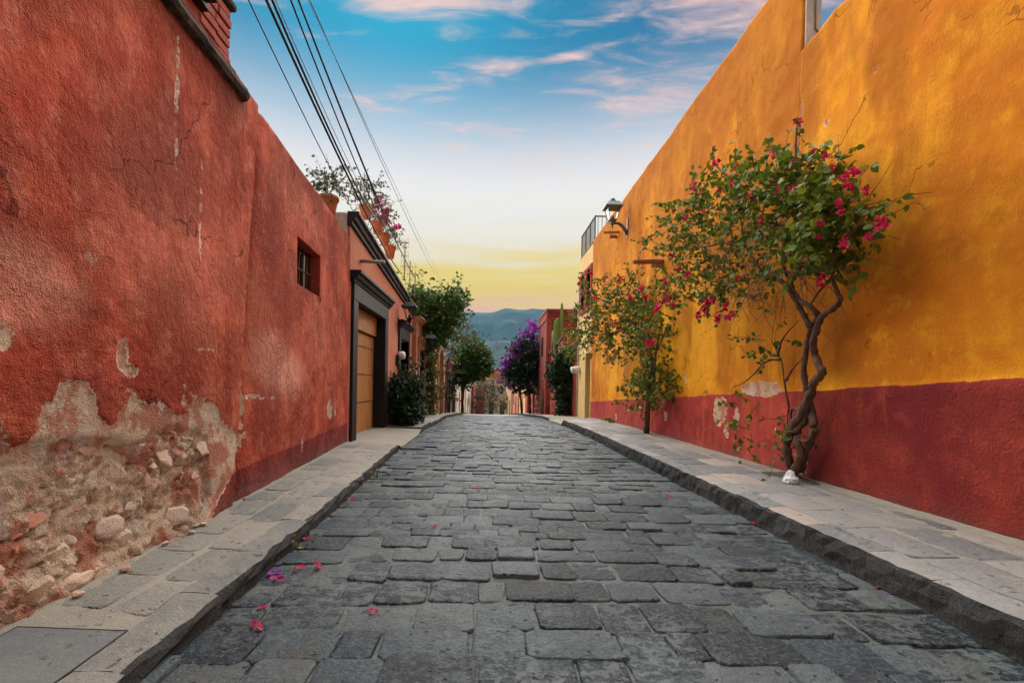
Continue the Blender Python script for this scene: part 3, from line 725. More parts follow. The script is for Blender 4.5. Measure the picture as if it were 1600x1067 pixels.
sheet('plaster_face', ss, zz, redX, M['red'], red, {
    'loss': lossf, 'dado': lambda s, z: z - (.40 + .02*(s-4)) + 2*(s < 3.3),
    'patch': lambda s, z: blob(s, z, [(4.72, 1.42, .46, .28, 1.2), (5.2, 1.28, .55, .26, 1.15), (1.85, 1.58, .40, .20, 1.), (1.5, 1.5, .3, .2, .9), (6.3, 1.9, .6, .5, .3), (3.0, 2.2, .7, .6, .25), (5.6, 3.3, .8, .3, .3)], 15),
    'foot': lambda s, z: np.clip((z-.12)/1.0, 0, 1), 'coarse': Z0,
    'dark_tone': lambda s, z: np.maximum(1.1*np.exp(-((s-seam(z))/.024)**2), np.maximum(.75*sstep(3.25, 3.7, z + .25*(fbm(s*3, z*.6, 5)-.5))*(s < 4.0), .5*sstep(3.62, 3.8, z + .14*(fbm(s*4, z*4, 6)-.5))))},
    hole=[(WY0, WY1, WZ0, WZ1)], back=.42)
# deep window with iron bars
def grille():
    x0 = XLW(5.9)+.012; xi = x0 - .24
    mb = MB()
    mb.box((xi, WY0-.05, WZ0-.04), (x0-.012, WY0+.006, WZ1+.05)); mb.box((xi, WY1-.006, WZ0-.04), (x0-.03, WY1+.05, WZ1+.05))
    mb.box((xi, WY0-.05, WZ1-.006), (x0-.025, WY1+.05, WZ1+.06)); mb.box((xi, WY0-.05, WZ0-.06), (x0-.03, WY1+.05, WZ0+.008))
    wd = mb.out('window_reveal', M['redwash'], red)
    m2 = MB().box((xi-.05, WY0, WZ0), (xi-.02, WY1, WZ1)); m2.out('window_pane', M['pane'], wd)
    for k in range(7):
        yy = WY0 + .07 + k*(WY1-WY0-.14)/6
        MB().tube([(xi+.09, yy, WZ0-.01), (xi+.088, yy+.004, (WZ0+WZ1)/2), (xi+.09, yy, WZ1+.01)], .016, 6).out('window_bar', M['rust'], wd, True)
    MB().box((xi+.075, WY0-.01, WZ0+.27), (xi+.105, WY1+.01, WZ0+.29)).out('cross_bar', M['rust'], wd)
grille()
# stones laid bare in the foot of the wall
def rubble():
    import bmesh
    meshes = []
    for k in range(9):
        bm = bmesh.new(); rr_ = np.random.default_rng(500+k)
        for q in rr_.normal(size=(17, 3)):
            q = q/np.linalg.norm(q); q = np.sign(q)*np.abs(q)**.8*(.8+.35*rr_.random()); bm.verts.new(q)
        h_ = bmesh.ops.convex_hull(bm, input=bm.verts); bmesh.ops.delete(bm, geom=[e for e in h_['geom_interior'] if isinstance(e, bmesh.types.BMVert)], context='VERTS')
        bmesh.ops.bevel(bm, geom=bm.edges[:], offset=.06, segments=1, affect='EDGES')
        me = bpy.data.meshes.new('stone'); bm.to_mesh(me); bm.free(); me.materials.append(M['rubble'])
        a = me.attributes.new('tint', 'FLOAT', 'POINT'); a.data.foreach_set('value', np.full(len(me.vertices), [.05, .3, .45, .6, .66, .82, .88, .2, 1.][k], np.float32))
        meshes.append(me)
    n = 0; tries = 0; done = []
    while n < 70 and tries < 4000:
        tries += 1
        s = random.uniform(1.3, 3.5); z = random.uniform(.16, .9)
        big = random.random() < .45; r = random.uniform(.055, .105) if big else random.uniform(.018, .045)
        if float(deepf(np.array([s]), np.array([z]))[0]) < .9: continue
        if any(math.hypot(s-a, (z-b)*1.3) < (r+c)*.85 for a, b, c in done): continue
        done.append((s, z, r)); n += 1
        x = float(redX(np.array([s]), np.array([z]))[0])
        flat = random.random() < .25 and not big
        o = inst('stone', random.choice(meshes), red, (x - .012, s, z), (random.uniform(-.35, .35), random.uniform(-.3, .3), random.uniform(-.3, .3)),
                 (r*.36 if big else r*.6, r*random.uniform(.9, 1.35), r*(.35 if flat else random.uniform(.6, .85))))
    return meshes
rub = rubble()
for k in range(7):   # crumbs fallen on the pavement
    y = [3.25, 3.3, 3.12, 2.9, 2.2, 2.5, 4.0][k]
    o = bpy.data.objects.new('rubble_crumb', rub[k]); C.objects.link(o)
    o.location = (XLW(y)+.07+.02*(k % 3), y, LH+.035); o.scale = (.022+.004*(k % 3), .028, .014); o.rotation_euler = (0, 0, k)
    tag(o, ['largest crumb of fallen masonry where the crumbling patch ends', 'crumb of masonry just beyond the largest one', 'crumb of masonry just before the largest one', 'crumb of masonry midway along the crumbling wall foot', 'masonry crumb nearest the iron cover plate', 'masonry crumb second from the cover plate', 'masonry crumb farthest along the red wall foot'][k], 'rubble', 'crumbs at the foot of the red wall')
# dark drip slab and the low roof structure above the near part of the red wall
def roofside():
    t = thing('roof_parapet', (-2.3, 3, 3.6), 'dark red brick parapet and tiled eave above the red wall, top left', 'parapet')
    V = []; ys = np.linspace(-1, 3.9, 70)
    for k, y in enumerate(ys):
        x = XLW(y)+.035; e = .075 + .03*float(fbm(np.array(y*6.), np.array(1.), 3)-.5)*2; z = 3.52 + .028*(y-2.6)+.03
        j = .012*float(fbm(np.array(y*11.), np.array(4.), 8)-.5)*2
        V += [(x-.35, y, z+.09), (x+e*.9, y, z+.062+j), (x+e, y, z+.03+j), (x+e*.7, y, z), (x-.02, y, z-.02), (x-.35, y, z-.02)]
    n = 6; Fc = [(k*n+q, k*n+(q+1) % n, (k+1)*n+(q+1) % n, (k+1)*n+q) for k in range(len(ys)-1) for q in range(n)] + [tuple(range(n)), tuple(range((len(ys)-1)*n, len(ys)*n))[::-1]]
    build('drip_slab', V, Fc, M['ledge'], t)
    MB().box((XLW(2)-.75, -1, 3.52), (XLW(2)-.20, 3.52, 4.02), .01).out('parapet_wall', M['redwash'], t)
    # eave of half tiles
    ev = thing_part = MB().box((XLW(2)-.8, -1, 4.02), (XLW(2)-.14, 3.5, 4.055)).out('eave_board', M['cornice'], t)
    for k in range(24):
        y = -.8 + k*.182; mb = MB(); n = 7; V = []
        for x, r in ((XLW(2)-.78, .085), (XLW(2)-.06, .078)):
            for q in range(n):
                a = math.pi*q/(n-1); V.append((x, y + r*math.cos(a), 4.06 + r*.75*math.sin(a)))
            for q in range(n):
                a = math.pi*(n-1-q)/(n-1); V.append((x, y + (r-.014)*math.cos(a), 4.06 + (r-.014)*.75*math.sin(a)))
        m = 2*n; Fc = [(q, (q+1) % m, m+(q+1) % m, m+q) for q in range(m)] + [tuple(range(m))[::-1], tuple(range(m, 2*m))]
        build('roof_tile', V, Fc, M['ledge'], ev)
    # brick pier with uneven courses
    pier = MB().box((XLW(3.6)-.42, 3.50, 3.5), (XLW(3.6)-.10, 3.86, 4.30)).out('brick_pier', M['brickmortar'], t)
    for c in range(9):
        z = 3.60 + c*.082
        for s in range(2):
            j = random.uniform(-.008, .012); off = .06*(c % 2)
            MB().box((XLW(3.6)-.43, 3.49+s*.18+off*.5-(.02*(1-s)), z), (XLW(3.6)-.085+j, 3.665+s*.18+off*(1-s)*.5+(.03*s), z+.068), .006).out('brick', M['brick'], pier)
    MB().box((XLW(3.6)-.47, 3.46, 4.345), (XLW(3.6)-.05, 3.92, 4.41), .015).out('pier_cap', M['ledge'], t)
roofside()

# ------------------------------------------------------------------ ochre wall on the right
def dadoline(s): return np.interp(s, [0, 3, 4.8, 7.4, 9.35, 15.7], [1.34, 1.30, 1.20, 1.08, .98, .66])
YLOSS = [(6.0, 1.20, .42, .10, .85), (7.0, .86, .22, .22, .75), (6.55, .80, .08, .14, .7), (6.8, .55, .10, .12, .55), (9.1, .62, .12, .12, .65), (10.6, .72, .2, .05, .6), (12.6, .35, .12, .10, .6), (11.6, .62, .18, .04, .55),
         (5.36, 3.05, .05, .05, 0), (5.27, 4.35, .05, .22, .9), (5.32, 4.15, .05, .16, .9), (4.85, 4.05, .05, .06, .6), (5.5, .62, .06, .07, .7), (5.62, .7, .05, .05, .6), (10.9, 3.6, .12, .3, .42), (6.1, 5.75, .05, .03, .6), (6.25, 5.6, .06, .05, .6), (5.1, .40, .12, .14, .55), (4.25, 4.2, .04, .05, .6), (8.2, 1.35, .08, .1, .45)]
def yl(s, z): return blob(s, z, YLOSS, 25)
ochre = thing('ochre_wall', (3.6, 8, 0), 'long mustard-ochre plaster wall with a crimson painted foot on the right', 'wall')
def ochX(s, z):
    x = XRW + .02*(fbm(s*.8, z*.8, 12, 3)-.5)*2 + .010*(fbm(s*5, z*5, 16, 3)-.5)*2 + .012*np.exp(-((s-5.3)/.02)**2)
    x = x - .025*sstep(.02, -.02, z-dadoline(s))*(s < 5.3) + .008*sstep(.3, .6, yl(s, z)) - .03*(s < 5.28)
    return x
yat = {'loss': yl, 'dado': lambda s, z: z - dadoline(s), 'coarse': lambda s, z: sstep(5.4, 4.9, s)*.85 + .15,
       'patch': lambda s, z: blob(s, z, [(9.3, 2.2, 3.4, .8, .75), (6.3, 2.4, 1.4, .9, .6), (5.6, 3.6, 1.2, .5, .55), (8.3, 1.5, 1.2, .35, .5), (12.5, 1.6, 1.8, .5, .6)], 15),  # glow put into the colour: lighter yellow over the middle of the wall
       'foot': lambda s, z: np.clip((z-.12+np.array([drop(q) for q in np.ravel(s)]).reshape(s.shape))/1.0, 0, 1),
       'dark_tone': lambda s, z: sstep(0, .25, z-dadoline(s))*np.maximum(.9*sstep(.47, .64, fbm(s*1.7, z*.6, 44, 5)), np.maximum(.8*sstep(3.9, 6.2, z+1.6*(fbm(s*2.3, z*.4, 45)-.5)), .65*sstep(4.6, 2.6, s+1.2*(fbm(s*1.2, z*1.2, 46)-.5))*sstep(1.2, 1.6, z)))}  # stain blotches; also darker toward the top and the near end
def ztopn(s, z):
    t = sstep(4.3, 5.14, z); return z + t*(.09*(fbm(s*1.5, s*0, 3, 4)-.5)*2 + .02*(fbm(s*9, s*0, 7, 2)-.5))
sheet('near_plaster', np.concatenate([np.arange(-3, 1.6, .12), np.arange(1.6, 5.29, .03)]), np.arange(-.1, 5.15, .03), ochX, M['yellow'], ochre, yat, back=.30, side=-1, zadd=ztopn)
def ztopf(s, z):
    t = sstep(5.2, 6.3, z); return z + t*(.03*(fbm(s*1.1, s*0, 13, 4)-.5)*2 - .012*(s-5.3))
zv = np.unique(np.round(np.concatenate([np.arange(-.45, 6.32, .04), [1.86, 2.06]]), 4)); sv = np.unique(np.round(np.concatenate([np.arange(5.285, 15.72, .04), [12.6, 13.7, 15.72]]), 4))
sheet('far_plaster', sv, zv, ochX, M['yellow'], ochre, yat, back=.20, side=-1, zadd=ztopf, hole=[(12.6, 13.7, 1.86, 2.06)])
MB().box((XRW+.09, 12.58, 1.84), (XRW+.14, 13.72, 2.08)).out('vent_slot', M['spout_y'], ochre)
# white end of the higher wall with a conduit
MB().box((XRW+.025, 5.262, 4.95), (XRW+.20, 5.283, 6.30)).out('white_wall_end', M['white'], ochre)
MB().tube([(XRW+.115, 5.25, 6.35), (XRW+.125, 5.25, 5.36), (XRW+.17, 5.245, 5.30), (XRW+.4, 5.24, 5.26)], .009, 6).out('conduit', M['lamp_iron'], ochre, True)
MB().box((XRW+.01, 5.20, 5.08), (XRW+.07, 5.26, 5.17), .008).out('brick_stub', M['brick'], ochre)
def spout(name, p, L, r, mat, parent, sx=-1):
    """open half-round waterspout standing out of the wall"""
    n = 8; V = []
    for x, k in ((0, 1), (L*.5, .96), (L, .9)):
        for q in range(n): a = math.pi + math.pi*q/(n-1); V.append((p[0]+sx*x, p[1]+r*k*math.cos(a), p[2]+r*k*math.sin(a)*.9 - .03*x + random.uniform(-.004, .004)))
        for q in range(n): a = 2*math.pi - math.pi*q/(n-1); V.append((p[0]+sx*x, p[1]+(r-.022)*k*math.cos(a), p[2]+.012+(r-.022)*k*math.sin(a)*.9 - .03*x))
    m = 2*n; Fc = [(i*m+q, i*m+(q+1) % m, (i+1)*m+(q+1) % m, (i+1)*m+q) for i in range(2) for q in range(m)] + [tuple(range(m)), tuple(range(2*m, 3*m))[::-1]]
    return build(name, V, Fc, mat, parent, False)
p = at(1035, 409, X=XRW); s3 = spout('waterspout', (p.x+.05, p.y, p.z+.03), .66, .085, M['spout'], ochre)
MB().box((p.x-.22, p.y-.05, p.z-.12), (p.x+.05, p.y+.05, p.z-.055), .012).out('corbel', M['spout'], s3)
p = at(967, 362, X=XRW); spout('waterspout', (p.x+.05, p.y, p.z), .48, .06, M['spout_y'], ochre)
p = at(964, 369, X=XRW); MB().box((p.x-.20, p.y-.04, p.z-.05), (p.x+.05, p.y+.06, p.z+.03), .01).out('corbel', M['spout'], ochre)

# ------------------------------------------------------------------ lanterns
def lantern(p, wallx, sc, label, metal, arm=True):
    """four-sided street lantern on a curved wall bracket; p = underside of the cage"""
    p = Vector(p); t = thing('wall_lantern', p, label, 'lantern', 'street lanterns')
    k = sc
    MB().lathe(p, [(.012*k, -.16*k), (.022*k, -.13*k), (.016*k, -.10*k), (.05*k, -.06*k), (.065*k, -.02*k), (.055*k, .0), (.085*k, .02*k)], 12).out('stem', metal, t, True)
    MB().lathe(p, [(.085*k, .02*k), (.10*k, .035*k), (.10*k, .05*k)], 4, True).out('base_tray', metal, t)
    for sx in (-1, 1):
        for sy in (-1, 1): MB().tube([p+Vector((sx*.09*k, sy*.09*k, .05*k)), p+Vector((sx*.165*k, sy*.165*k, .36*k))], .010*k, 5).out('cage_post', metal, t)
    MB().lathe(p, [(.035*k, .05*k), (.045*k, .10*k), (.03*k, .15*k)], 10).out('bulb_holder', metal, t, True)
    for d in range(4):
        a = d*math.pi/2; ca, sa = math.cos(a), math.sin(a); q = []
        for (hw, r, z) in ((-.085, .088, .055), (.085, .088, .055), (.155, .16, .355), (-.155, .16, .355)): q.append(p + Vector(((r*ca-hw*sa)*k, (r*sa+hw*ca)*k, z*k)))
        if d % 2 == 1: continue
        build('glass_pane', q + [v + Vector((-ca, -sa, 0))*.004 for v in q], [(0, 1, 2, 3), (7, 6, 5, 4), (0, 4, 5, 1), (1, 5, 6, 2), (2, 6, 7, 3), (3, 7, 4, 0)], M['clear'], t)
    MB().lathe(p, [(.15*k, .355*k), (.225*k, .36*k), (.22*k, .375*k), (.13*k, .50*k), (.06*k, .52*k)], 4, True).out('hood', metal, t)
    MB().lathe(p, [(.055*k, .52*k), (.08*k, .54*k), (.08*k, .555*k), (.05*k, .57*k), (.055*k, .60*k), (.02*k, .62*k)], 12).out('finial', metal, t, True)
    if arm:
        s = 1 if wallx > p.x else -1; L = abs(wallx-p.x); P = []
        for i in range(9):
            q = i/8; P.append((p.x + s*L*q, p.y, p.z - .05*k - .27*k*q**2.2 + .05*k*math.sin(q*math.pi)))
        MB().tube(P, [.028*k+.02*k*(i/8) for i in range(9)], 8).out('bracket_arm', metal, t, True)
        MB().box((wallx-.02*s, p.y-.05*k, p.z-.42*k), (wallx+.03*s, p.y+.05*k, p.z+.10*k), .008).out('wall_plate', metal, t)
n = NT('lamp_clear_glass'); tr = n.N.new('ShaderNodeBsdfTransparent'); gl = n.N.new('ShaderNodeBsdfGlossy'); gl.inputs['Roughness'].default_value = .1
mx = n.N.new('ShaderNodeMixShader'); mx.inputs[0].default_value = .14; n.t.links.new(tr.outputs[0], mx.inputs[1]); n.t.links.new(gl.outputs[0], mx.inputs[2]); n.t.links.new(mx.outputs[0], n.out.inputs[0]); M['clear'] = n.m
Yl = at(981, 350, X=XRW).y; pl_ = at(957, 347, Y=Yl); lantern(pl_, XRW+.0, 1.0, 'grey four-sided lantern on a curved bracket high on the ochre wall', M['lamp_iron'])

# ------------------------------------------------------------------ cables
def catcurve(a, b, c, n=22):
    """parabola through three points"""
    a, b, c = Vector(a), Vector(b), Vector(c); t1 = (b.y-a.y)/(c.y-a.y); P = []
    for i in range(n):
        t = i/(n-1); P.append(a*((t-t1)*(t-1)/(t1)) + b*(t*(t-1)/(t1*(t1-1))) + c*(t*(t-t1)/(1-t1)))
    return P
def cable(pts, X, r, label, mat='cable'):
    q = [at(u, v, X=x) for (u, v), x in zip(pts, X)]
    P = catcurve(*q); d = P[0]-P[1]
    P = [P[0] + d*k for k in (12, 6, 2)] + P
    tag(MB().tube(P, r, 6).out('power_cable', M[mat], None, True), label, 'cable', 'overhead cables')
cable([(388, 0), (455, 140), (556, 338)], [-2.1, -2.2, -2.5], .007, 'leftmost thin black cable crossing the sky above the red wall')
cable([(416, 0), (528, 243), (628, 428)], [-1.8, -1.85, -2.3], .014, 'left one of the two thick black cables over the street')
cable([(425, 0), (533, 243), (590, 345)], [-1.75, -1.8, -2.1], .012, 'right one of the two thick black cables over the street')
cable([(430, 0), (538, 240), (600, 360)], [-1.7, -1.8, -2.0], .004, 'faint thin wire right of the two thick cables', 'thincable')
cable([(454, 0), (549, 240), (612, 374)], [-1.6, -1.65, -1.9], .008, 'first of the three medium cables converging over the pots')
cable([(466, 0), (559, 238), (648, 432)], [-1.55, -1.62, -1.9], .009, 'middle of the three medium cables converging over the pots')
cable([(470, 10), (561, 240), (668, 468)], [-1.5, -1.6, -2.0], .007, 'last of the three medium cables, reaching farthest down the street')
cable([(484, 0), (588, 235), (694, 452)], [-1.3, -1.35, -1.7], .004, 'pale thin wire farthest right among the overhead cables', 'thincable')
cable([(505, 50), (592, 236), (700, 458)], [-1.3, -1.35, -1.72], .003, 'palest hair-thin wire beside the rightmost overhead wire', 'thincable')

# ------------------------------------------------------------------ houses, left side
PX = -2.48
def wall_block(parent, name, mat, x0, x1, y0, y1, z1, holes=(), zb_=None):
    """street wall with real openings: holes (y0, y1, z0, z1); x0 is the street face, x1 the back"""
    ys = sorted({y0, y1, *[h[0] for h in holes], *[h[1] for h in holes]}); zb_ = gz(y1)-.3 if zb_ is None else zb_
    z1f = z1 if callable(z1) else (lambda y: z1)
    zs = sorted({zb_, *[h[2] for h in holes], *[h[3] for h in holes]})
    mb = MB()
    for a, b in zip(ys, ys[1:]):
        col = [h for h in holes if h[0] <= a+1e-6 and h[1] >= b-1e-6]
        lo = zb_
        for h in sorted(col, key=lambda h: h[2]):
            if h[2] > lo + 1e-4: mb.box((x0, a, lo), (x1, b, h[2]))
            lo = h[3]
        V = [(x, y, z) for x in (min(x0, x1), max(x0, x1)) for y, zt in ((a, z1f(a)), (b, z1f(b))) for z in (lo, zt)]
        mb.add(V, [(0, 1, 3, 2), (4, 6, 7, 5), (0, 4, 5, 1), (2, 3, 7, 6), (0, 2, 6, 4), (1, 5, 7, 3)])
    return mb.out(name, mat, parent)
# salmon house with the carriage gate
ga, gb = at(549, 690, X=PX+.05).y, at(604, 668, X=PX+.05).y
GZ = 3.0
pk = thing('salmon_house', (PX, 10, 0), 'salmon pink house with black-framed carriage gate and dark eave', 'house')
eave = lambda y: 4.10 - .085*(y-8.1)
d0, d1 = 12.9, 14.15; f = .30
wall_block(pk, 'house_wall', M['pink'], PX, PX-.5, 8.13, 15.0, eave, [(ga+f-.03, gb-f+.03, gz(10)-.3, GZ-.28), (d0, d1, gz(13)-.3, 2.45)])
MB().box((PX-.5, 8.105, -.1), (PX-4, 8.6, 4.0)).out('end_wall', M['white'], pk)
MB().box((PX-.045, 8.04, 2.6), (PX-1.6, 8.28, 4.20), .02).out('end_parapet', M['white'], pk)
MB().box((PX-.5, 8.6, 3.2), (PX-4, 15, 3.3)).out('roof_slab', M['terracotta'], pk)
# eave cornice (runs down with the street)
def cornice(parent, name, x, ya, yb, za, zb2, prof, mat, dx=1):
    V = [(x+dx*a, y, z+b) for y, z in ((ya, za), (yb, zb2)) for a, b in prof]; n = len(prof)
    Fc = [tuple(range(n)), tuple(range(n, 2*n))[::-1]] + [(k, k+n, (k+1) % n+n, (k+1) % n) for k in range(n)]
    return build(name, V, Fc, mat, parent)
CP = [(-.04, -.02), (.0, -.02), (.05, .0), (.055, .05), (.10, .08), (.12, .15), (.17, .17), (.17, .22), (-.04, .22)]
cornice(pk, 'eave_cornice', PX, 8.07, 15.0, eave(8.07)-.10, eave(15)-.10, CP, M['cornice'])
# black gate surround
gf = MB(); X1 = PX+.055
gf.box((PX-.36, ga, gz(9)-.1), (X1, ga+f-.002, GZ-.30), .008); fr = gf.out('gate_frame', M['black'], pk)
MB().box((PX-.36, gb-f+.002, gz(11)-.1), (X1, gb, GZ-.30), .008).out('gate_jamb', M['black'], fr)
MB().box((PX-.36, ga, GZ-.298), (X1+.004, gb, GZ), .008).out('gate_lintel', M['black'], fr)
cornice(pk, 'gate_cornice', PX, ga-.08, gb+.10, GZ+.002, GZ+.002, [(-.05, 0), (.07, 0), (.09, .05), (.13, .08), (.15, .14), (.20, .16), (.20, .21), (-.05, .21)], M['black'])
gt = MB().box((PX-.24, ga+f, GZ-.72), (PX-.16, gb-f, GZ-.30)).out('gate_transom', M['wood'], pk)
gl_ = MB().box((PX-.30, ga+f, gz(10)-.0), (PX-.245, gb-f, GZ-.70)).out('gate_leaf', M['wood2'], pk)
npl = 15; wpl = (gb-ga-2*f)/npl
me = raw_mesh('plank', *(lambda m: (m.V, m.F))(MB().box((-.015, 0.004, 0), (.015, wpl-.004, GZ-.78-.10), .006)), M['wood'])
for k in range(npl): inst('plank', me, gl_, (PX-.235 + random.uniform(-.004, .004), ga+f+k*wpl, .12))
for z in (.75, 1.35, 1.95): MB().box((PX-.222, ga+f, z), (PX-.214, gb-f, z+.025)).out('gate_rail', M['wood2'], gl_)
MB().tube([at(559, 408, X=PX-.05), at(559, 408, X=PX-.05)+Vector((.52, 0, -.01))], .035, 8).out('drain_pipe', M['pipe'], pk, True)
# second door, black frame
DZ = 2.78
df = MB().box((PX-.25, d0-.24, -.3), (PX+.05, d0, 2.45), .006).out('door_frame', M['black'], pk)
MB().box((PX-.25, d1, -.3), (PX+.05, d1+.24, 2.45), .006).out('door_jamb', M['black'], df)
MB().box((PX-.25, d0-.24, 2.452), (PX+.054, d1+.24, DZ), .006).out('door_lintel', M['black'], df)
cornice(pk, 'door_cornice', PX, d0-.32, d1+.34, DZ+.002, DZ+.002, [(-.05, 0), (.07, 0), (.12, .07), (.17, .12), (.17, .17), (-.05, .17)], M['black'])
dr = MB().box((PX-.30, d0, -.2), (PX-.25, d1, 2.45)).out('door', M['redwood'], pk)
for k in range(4):
    MB().box((PX-.248, d0+.08+.6*(k % 2), .25+1.1*(k//2)), (PX-.225, d0+.55+.6*(k % 2), 1.2+1.1*(k//2)), .015).out('door_panel', M['redwood'], dr)
# electricity meter with its conduit
pm = at(620, 558, X=PX); t = thing('meter_box', (PX+.06, pm.y, pm.z), 'white round electricity meter on the salmon house wall beside the gate', 'meter')
MB().box((PX, pm.y-.16, pm.z-.22), (PX+.08, pm.y+.16, pm.z+.06), .012).out('meter_base', M['iron'], t)
V = MB(); V.tube([(PX+.06, pm.y, pm.z+.05), (PX+.18, pm.y, pm.z+.05), (PX+.22, pm.y, pm.z+.05)], [.11, .11, .09], 14).out('meter_dome', M['bag'], t, True)
MB().tube([(PX+.03, pm.y+.12, pm.z-.2), (PX+.03, pm.y+.13, .2)], .02, 6).out('meter_conduit', M['iron'], t)
pm = at(640, 500, X=PX+.32); lantern((pm.x, pm.y, pm.z), PX, .95, 'dark lantern on the salmon house above the shrub', M['iron'])

def portal_house(name, y0, y1, x, ztop, wall, label, doors=(), windows=(), trim=None, zc=None, depth=4., cat='house', corn=None, side=-1):
    t = thing(name, (x, (y0+y1)/2, gz((y0+y1)/2)), label, cat)
    dn = lambda d: side*d
    hs = [(a, b, gz(b)-.4, z) for a, b, z, *_ in doors] + [(a, b, z0, z1) for a, b, z0, z1, *_ in windows]
    wall_block(t, 'house_wall', wall, x, x+dn(.4), y0, y1, ztop, hs)
    MB().box((x+dn(.41), y0+.01, gz(y1)-.5), (x+dn(depth), y1-.01, (ztop if not callable(ztop) else min(ztop(y0), ztop(y1)))-.05)).out('house_body', wall, t)
    for (a, b, z, m, fm) in doors:
        dd = MB().box((x+dn(.20), a, gz(b)-.3), (x+dn(.26), b, z)).out('door', m, t)
        nb = max(2, int((b-a)/.25))
        for k in range(nb): MB().box((x+dn(.18), a+.03+k*(b-a-.06)/nb, gz(a)+.2), (x+dn(.205), a+.0+(k+.85)*(b-a-.06)/nb, z-.08), .006).out('door_board', m, dd)
        if fm:
            q = MB().box((x+dn(.15), a-.2, gz(b)-.3), (x-dn(.05), a, z), .006).out('door_frame', fm, t)
            MB().box((x+dn(.15), b, gz(b)-.3), (x-dn(.05), b+.2, z), .006).out('door_jamb', fm, q)
            MB().box((x+dn(.15), a-.2, z+.002), (x-dn(.055), b+.2, z+.25), .006).out('door_lintel', fm, q)
            cornice(t, 'door_cornice', x, a-.28, b+.28, z+.255, z+.255, [(-.05, 0), (.07, 0), (.12, .06), (.16, .10), (.16, .16), (-.05, .16)], fm, -side)
    for (a, b, z0, z1, m) in windows:
        q = MB().box((x+dn(.22), a, z0), (x+dn(.25), b, z1)).out('window_pane', M['pane'], t)
        MB().box((x+dn(.16), (a+b)/2-.03, z0), (x+dn(.22), (a+b)/2+.03, z1)).out('window_mullion', m, q)
        MB().box((x+dn(.14), a-.10, z0-.10), (x-dn(.06), b+.10, z0), .006).out('window_sill', m, t)
        MB().box((x+dn(.14), a-.10, z1), (x-dn(.04), b+.10, z1+.13), .006).out('window_lintel', m, t)
        for s0, s1 in ((a-.10, a), (b, b+.10)): MB().box((x+dn(.14), s0, z0+.002), (x-dn(.04), s1, z1-.002), .006).out('window_jamb', m, t)
    if corn: cornice(t, 'roof_cornice', x, y0, y1, (ztop(y0) if callable(ztop) else ztop), (ztop(y1) if callable(ztop) else ztop), [(-.2, 0), (.06, 0), (.10, .06), (.16, .10), (.16, .16), (-.2, .16)], corn, -side)
    return t
portal_house('terracotta_house', 15.05, 18.6, -2.34, 3.25, M['salmon_stone'], 'terracotta pink house with moulded stone doorway past the salmon house', [(15.6, 16.9, 2.35, M['wood2'], M['salmon_stone'])], [], corn=M['salmon_stone'])
# arch house
def arch_house():
    x, y0, y1, zt = -2.2, 18.65, 24.2, 3.15
    t = thing('arch_house', (x, 21, gz(21)), 'tan house with a tall round-arched doorway on the left', 'house')
    ya, yb2, zs = 20.6, 22.6, 1.6; r = (yb2-ya)/2; yc = (ya+yb2)/2; zb_ = gz(24)-.3
    ysn = list(np.linspace(ya, yb2, 15)); mb = MB()
    mb.box((x, y0, zb_), (x-.4, ya, zt)); mb.box((x, yb2, zb_), (x-.4, y1, zt))
    for a, b in zip(ysn, ysn[1:]):
        za, zb3 = [zs + 1.15*math.sqrt(max(0, r*r-(q-yc)**2)) for q in (a, b)]
        V = [(xx, y, z) for xx in (x-.4, x) for y, q in ((a, za), (b, zb3)) for z in (q, zt)]
        mb.add(V, [(0, 1, 3, 2), (4, 6, 7, 5), (0, 4, 5, 1), (2, 3, 7, 6), (0, 2, 6, 4), (1, 5, 7, 3)])
    mb.out('house_wall', M['tan'], t)
    MB().box((x-.41, y0, zb_), (x-4, y1, zt-.05)).out('house_body', M['tan'], t)
    d = MB().box((x-.30, ya-.05, zb_), (x-.26, yb2+.05, zs)).out('door', M['wood2'], t)
    MB().box((x-.30, ya-.05, zs+.003), (x-.27, yb2+.05, zs+1.2)).out('fanlight', M['redwood'], t)
    for s0, s1 in ((ya-.32, ya-.001), (yb2+.001, yb2+.32)):
        pz = MB().box((x-.2, s0, zb_), (x+.06, s1, zs)).out('pilaster', M['salmon_stone'], t); MB().box((x-.2, s0-.04, zs+.002), (x+.1, s1+.04, zs+.10), .01).out('impost', M['salmon_stone'], pz)
        MB().box((x-.2, s0-.03, zb_), (x+.09, s1+.03, gz(21)+.75), .01).out('plinth', M['salmon_stone'], pz)
    for k in range(11):
        a0, a1 = math.pi*k/11+.01, math.pi*(k+1)/11-.01; V = []
        for xx in (x-.2, x+.055):
            for rr, a in ((r+.002, a0), (r+.30, a0), (r+.30, a1), (r+.002, a1)): V.append((xx, yc+rr*math.cos(a), zs+.102+rr*1.10*math.sin(a)))
        build('arch_stone', V, [(0, 1, 2, 3), (7, 6, 5, 4), (0, 4, 5, 1), (1, 5, 6, 2), (2, 6, 7, 3), (3, 7, 4, 0)], M['salmon_stone'], t)
    cornice(t, 'roof_cornice', x, y0, y1, zt, zt, [(-.2, 0), (.06, 0), (.10, .08), (.20, .14), (.20, .20), (-.2, .20)], M['tan'])
    spout('waterspout', (x-.1, 23.6, zt-.1), .75, .09, M['pipe'], t, 1)
arch_house()
pmm = at(673, 545, X=-1.95); lantern(pmm, -2.34, .95, 'lantern on the terracotta house under the overhanging vine', M['iron'])
g2 = portal_house('grey_house', 24.25, 33, -2.15, 2.3, M['grey'], 'dark grey-brown house with black doors left of the round tree', [(25.2, 26.6, 1.4, M['black'], M['cornice']), (29.2, 30.6, 1.1, M['black'], M['cornice'])], [(27.4, 28.4, .2, 1.3, M['cornice'])], corn=M['tan'])
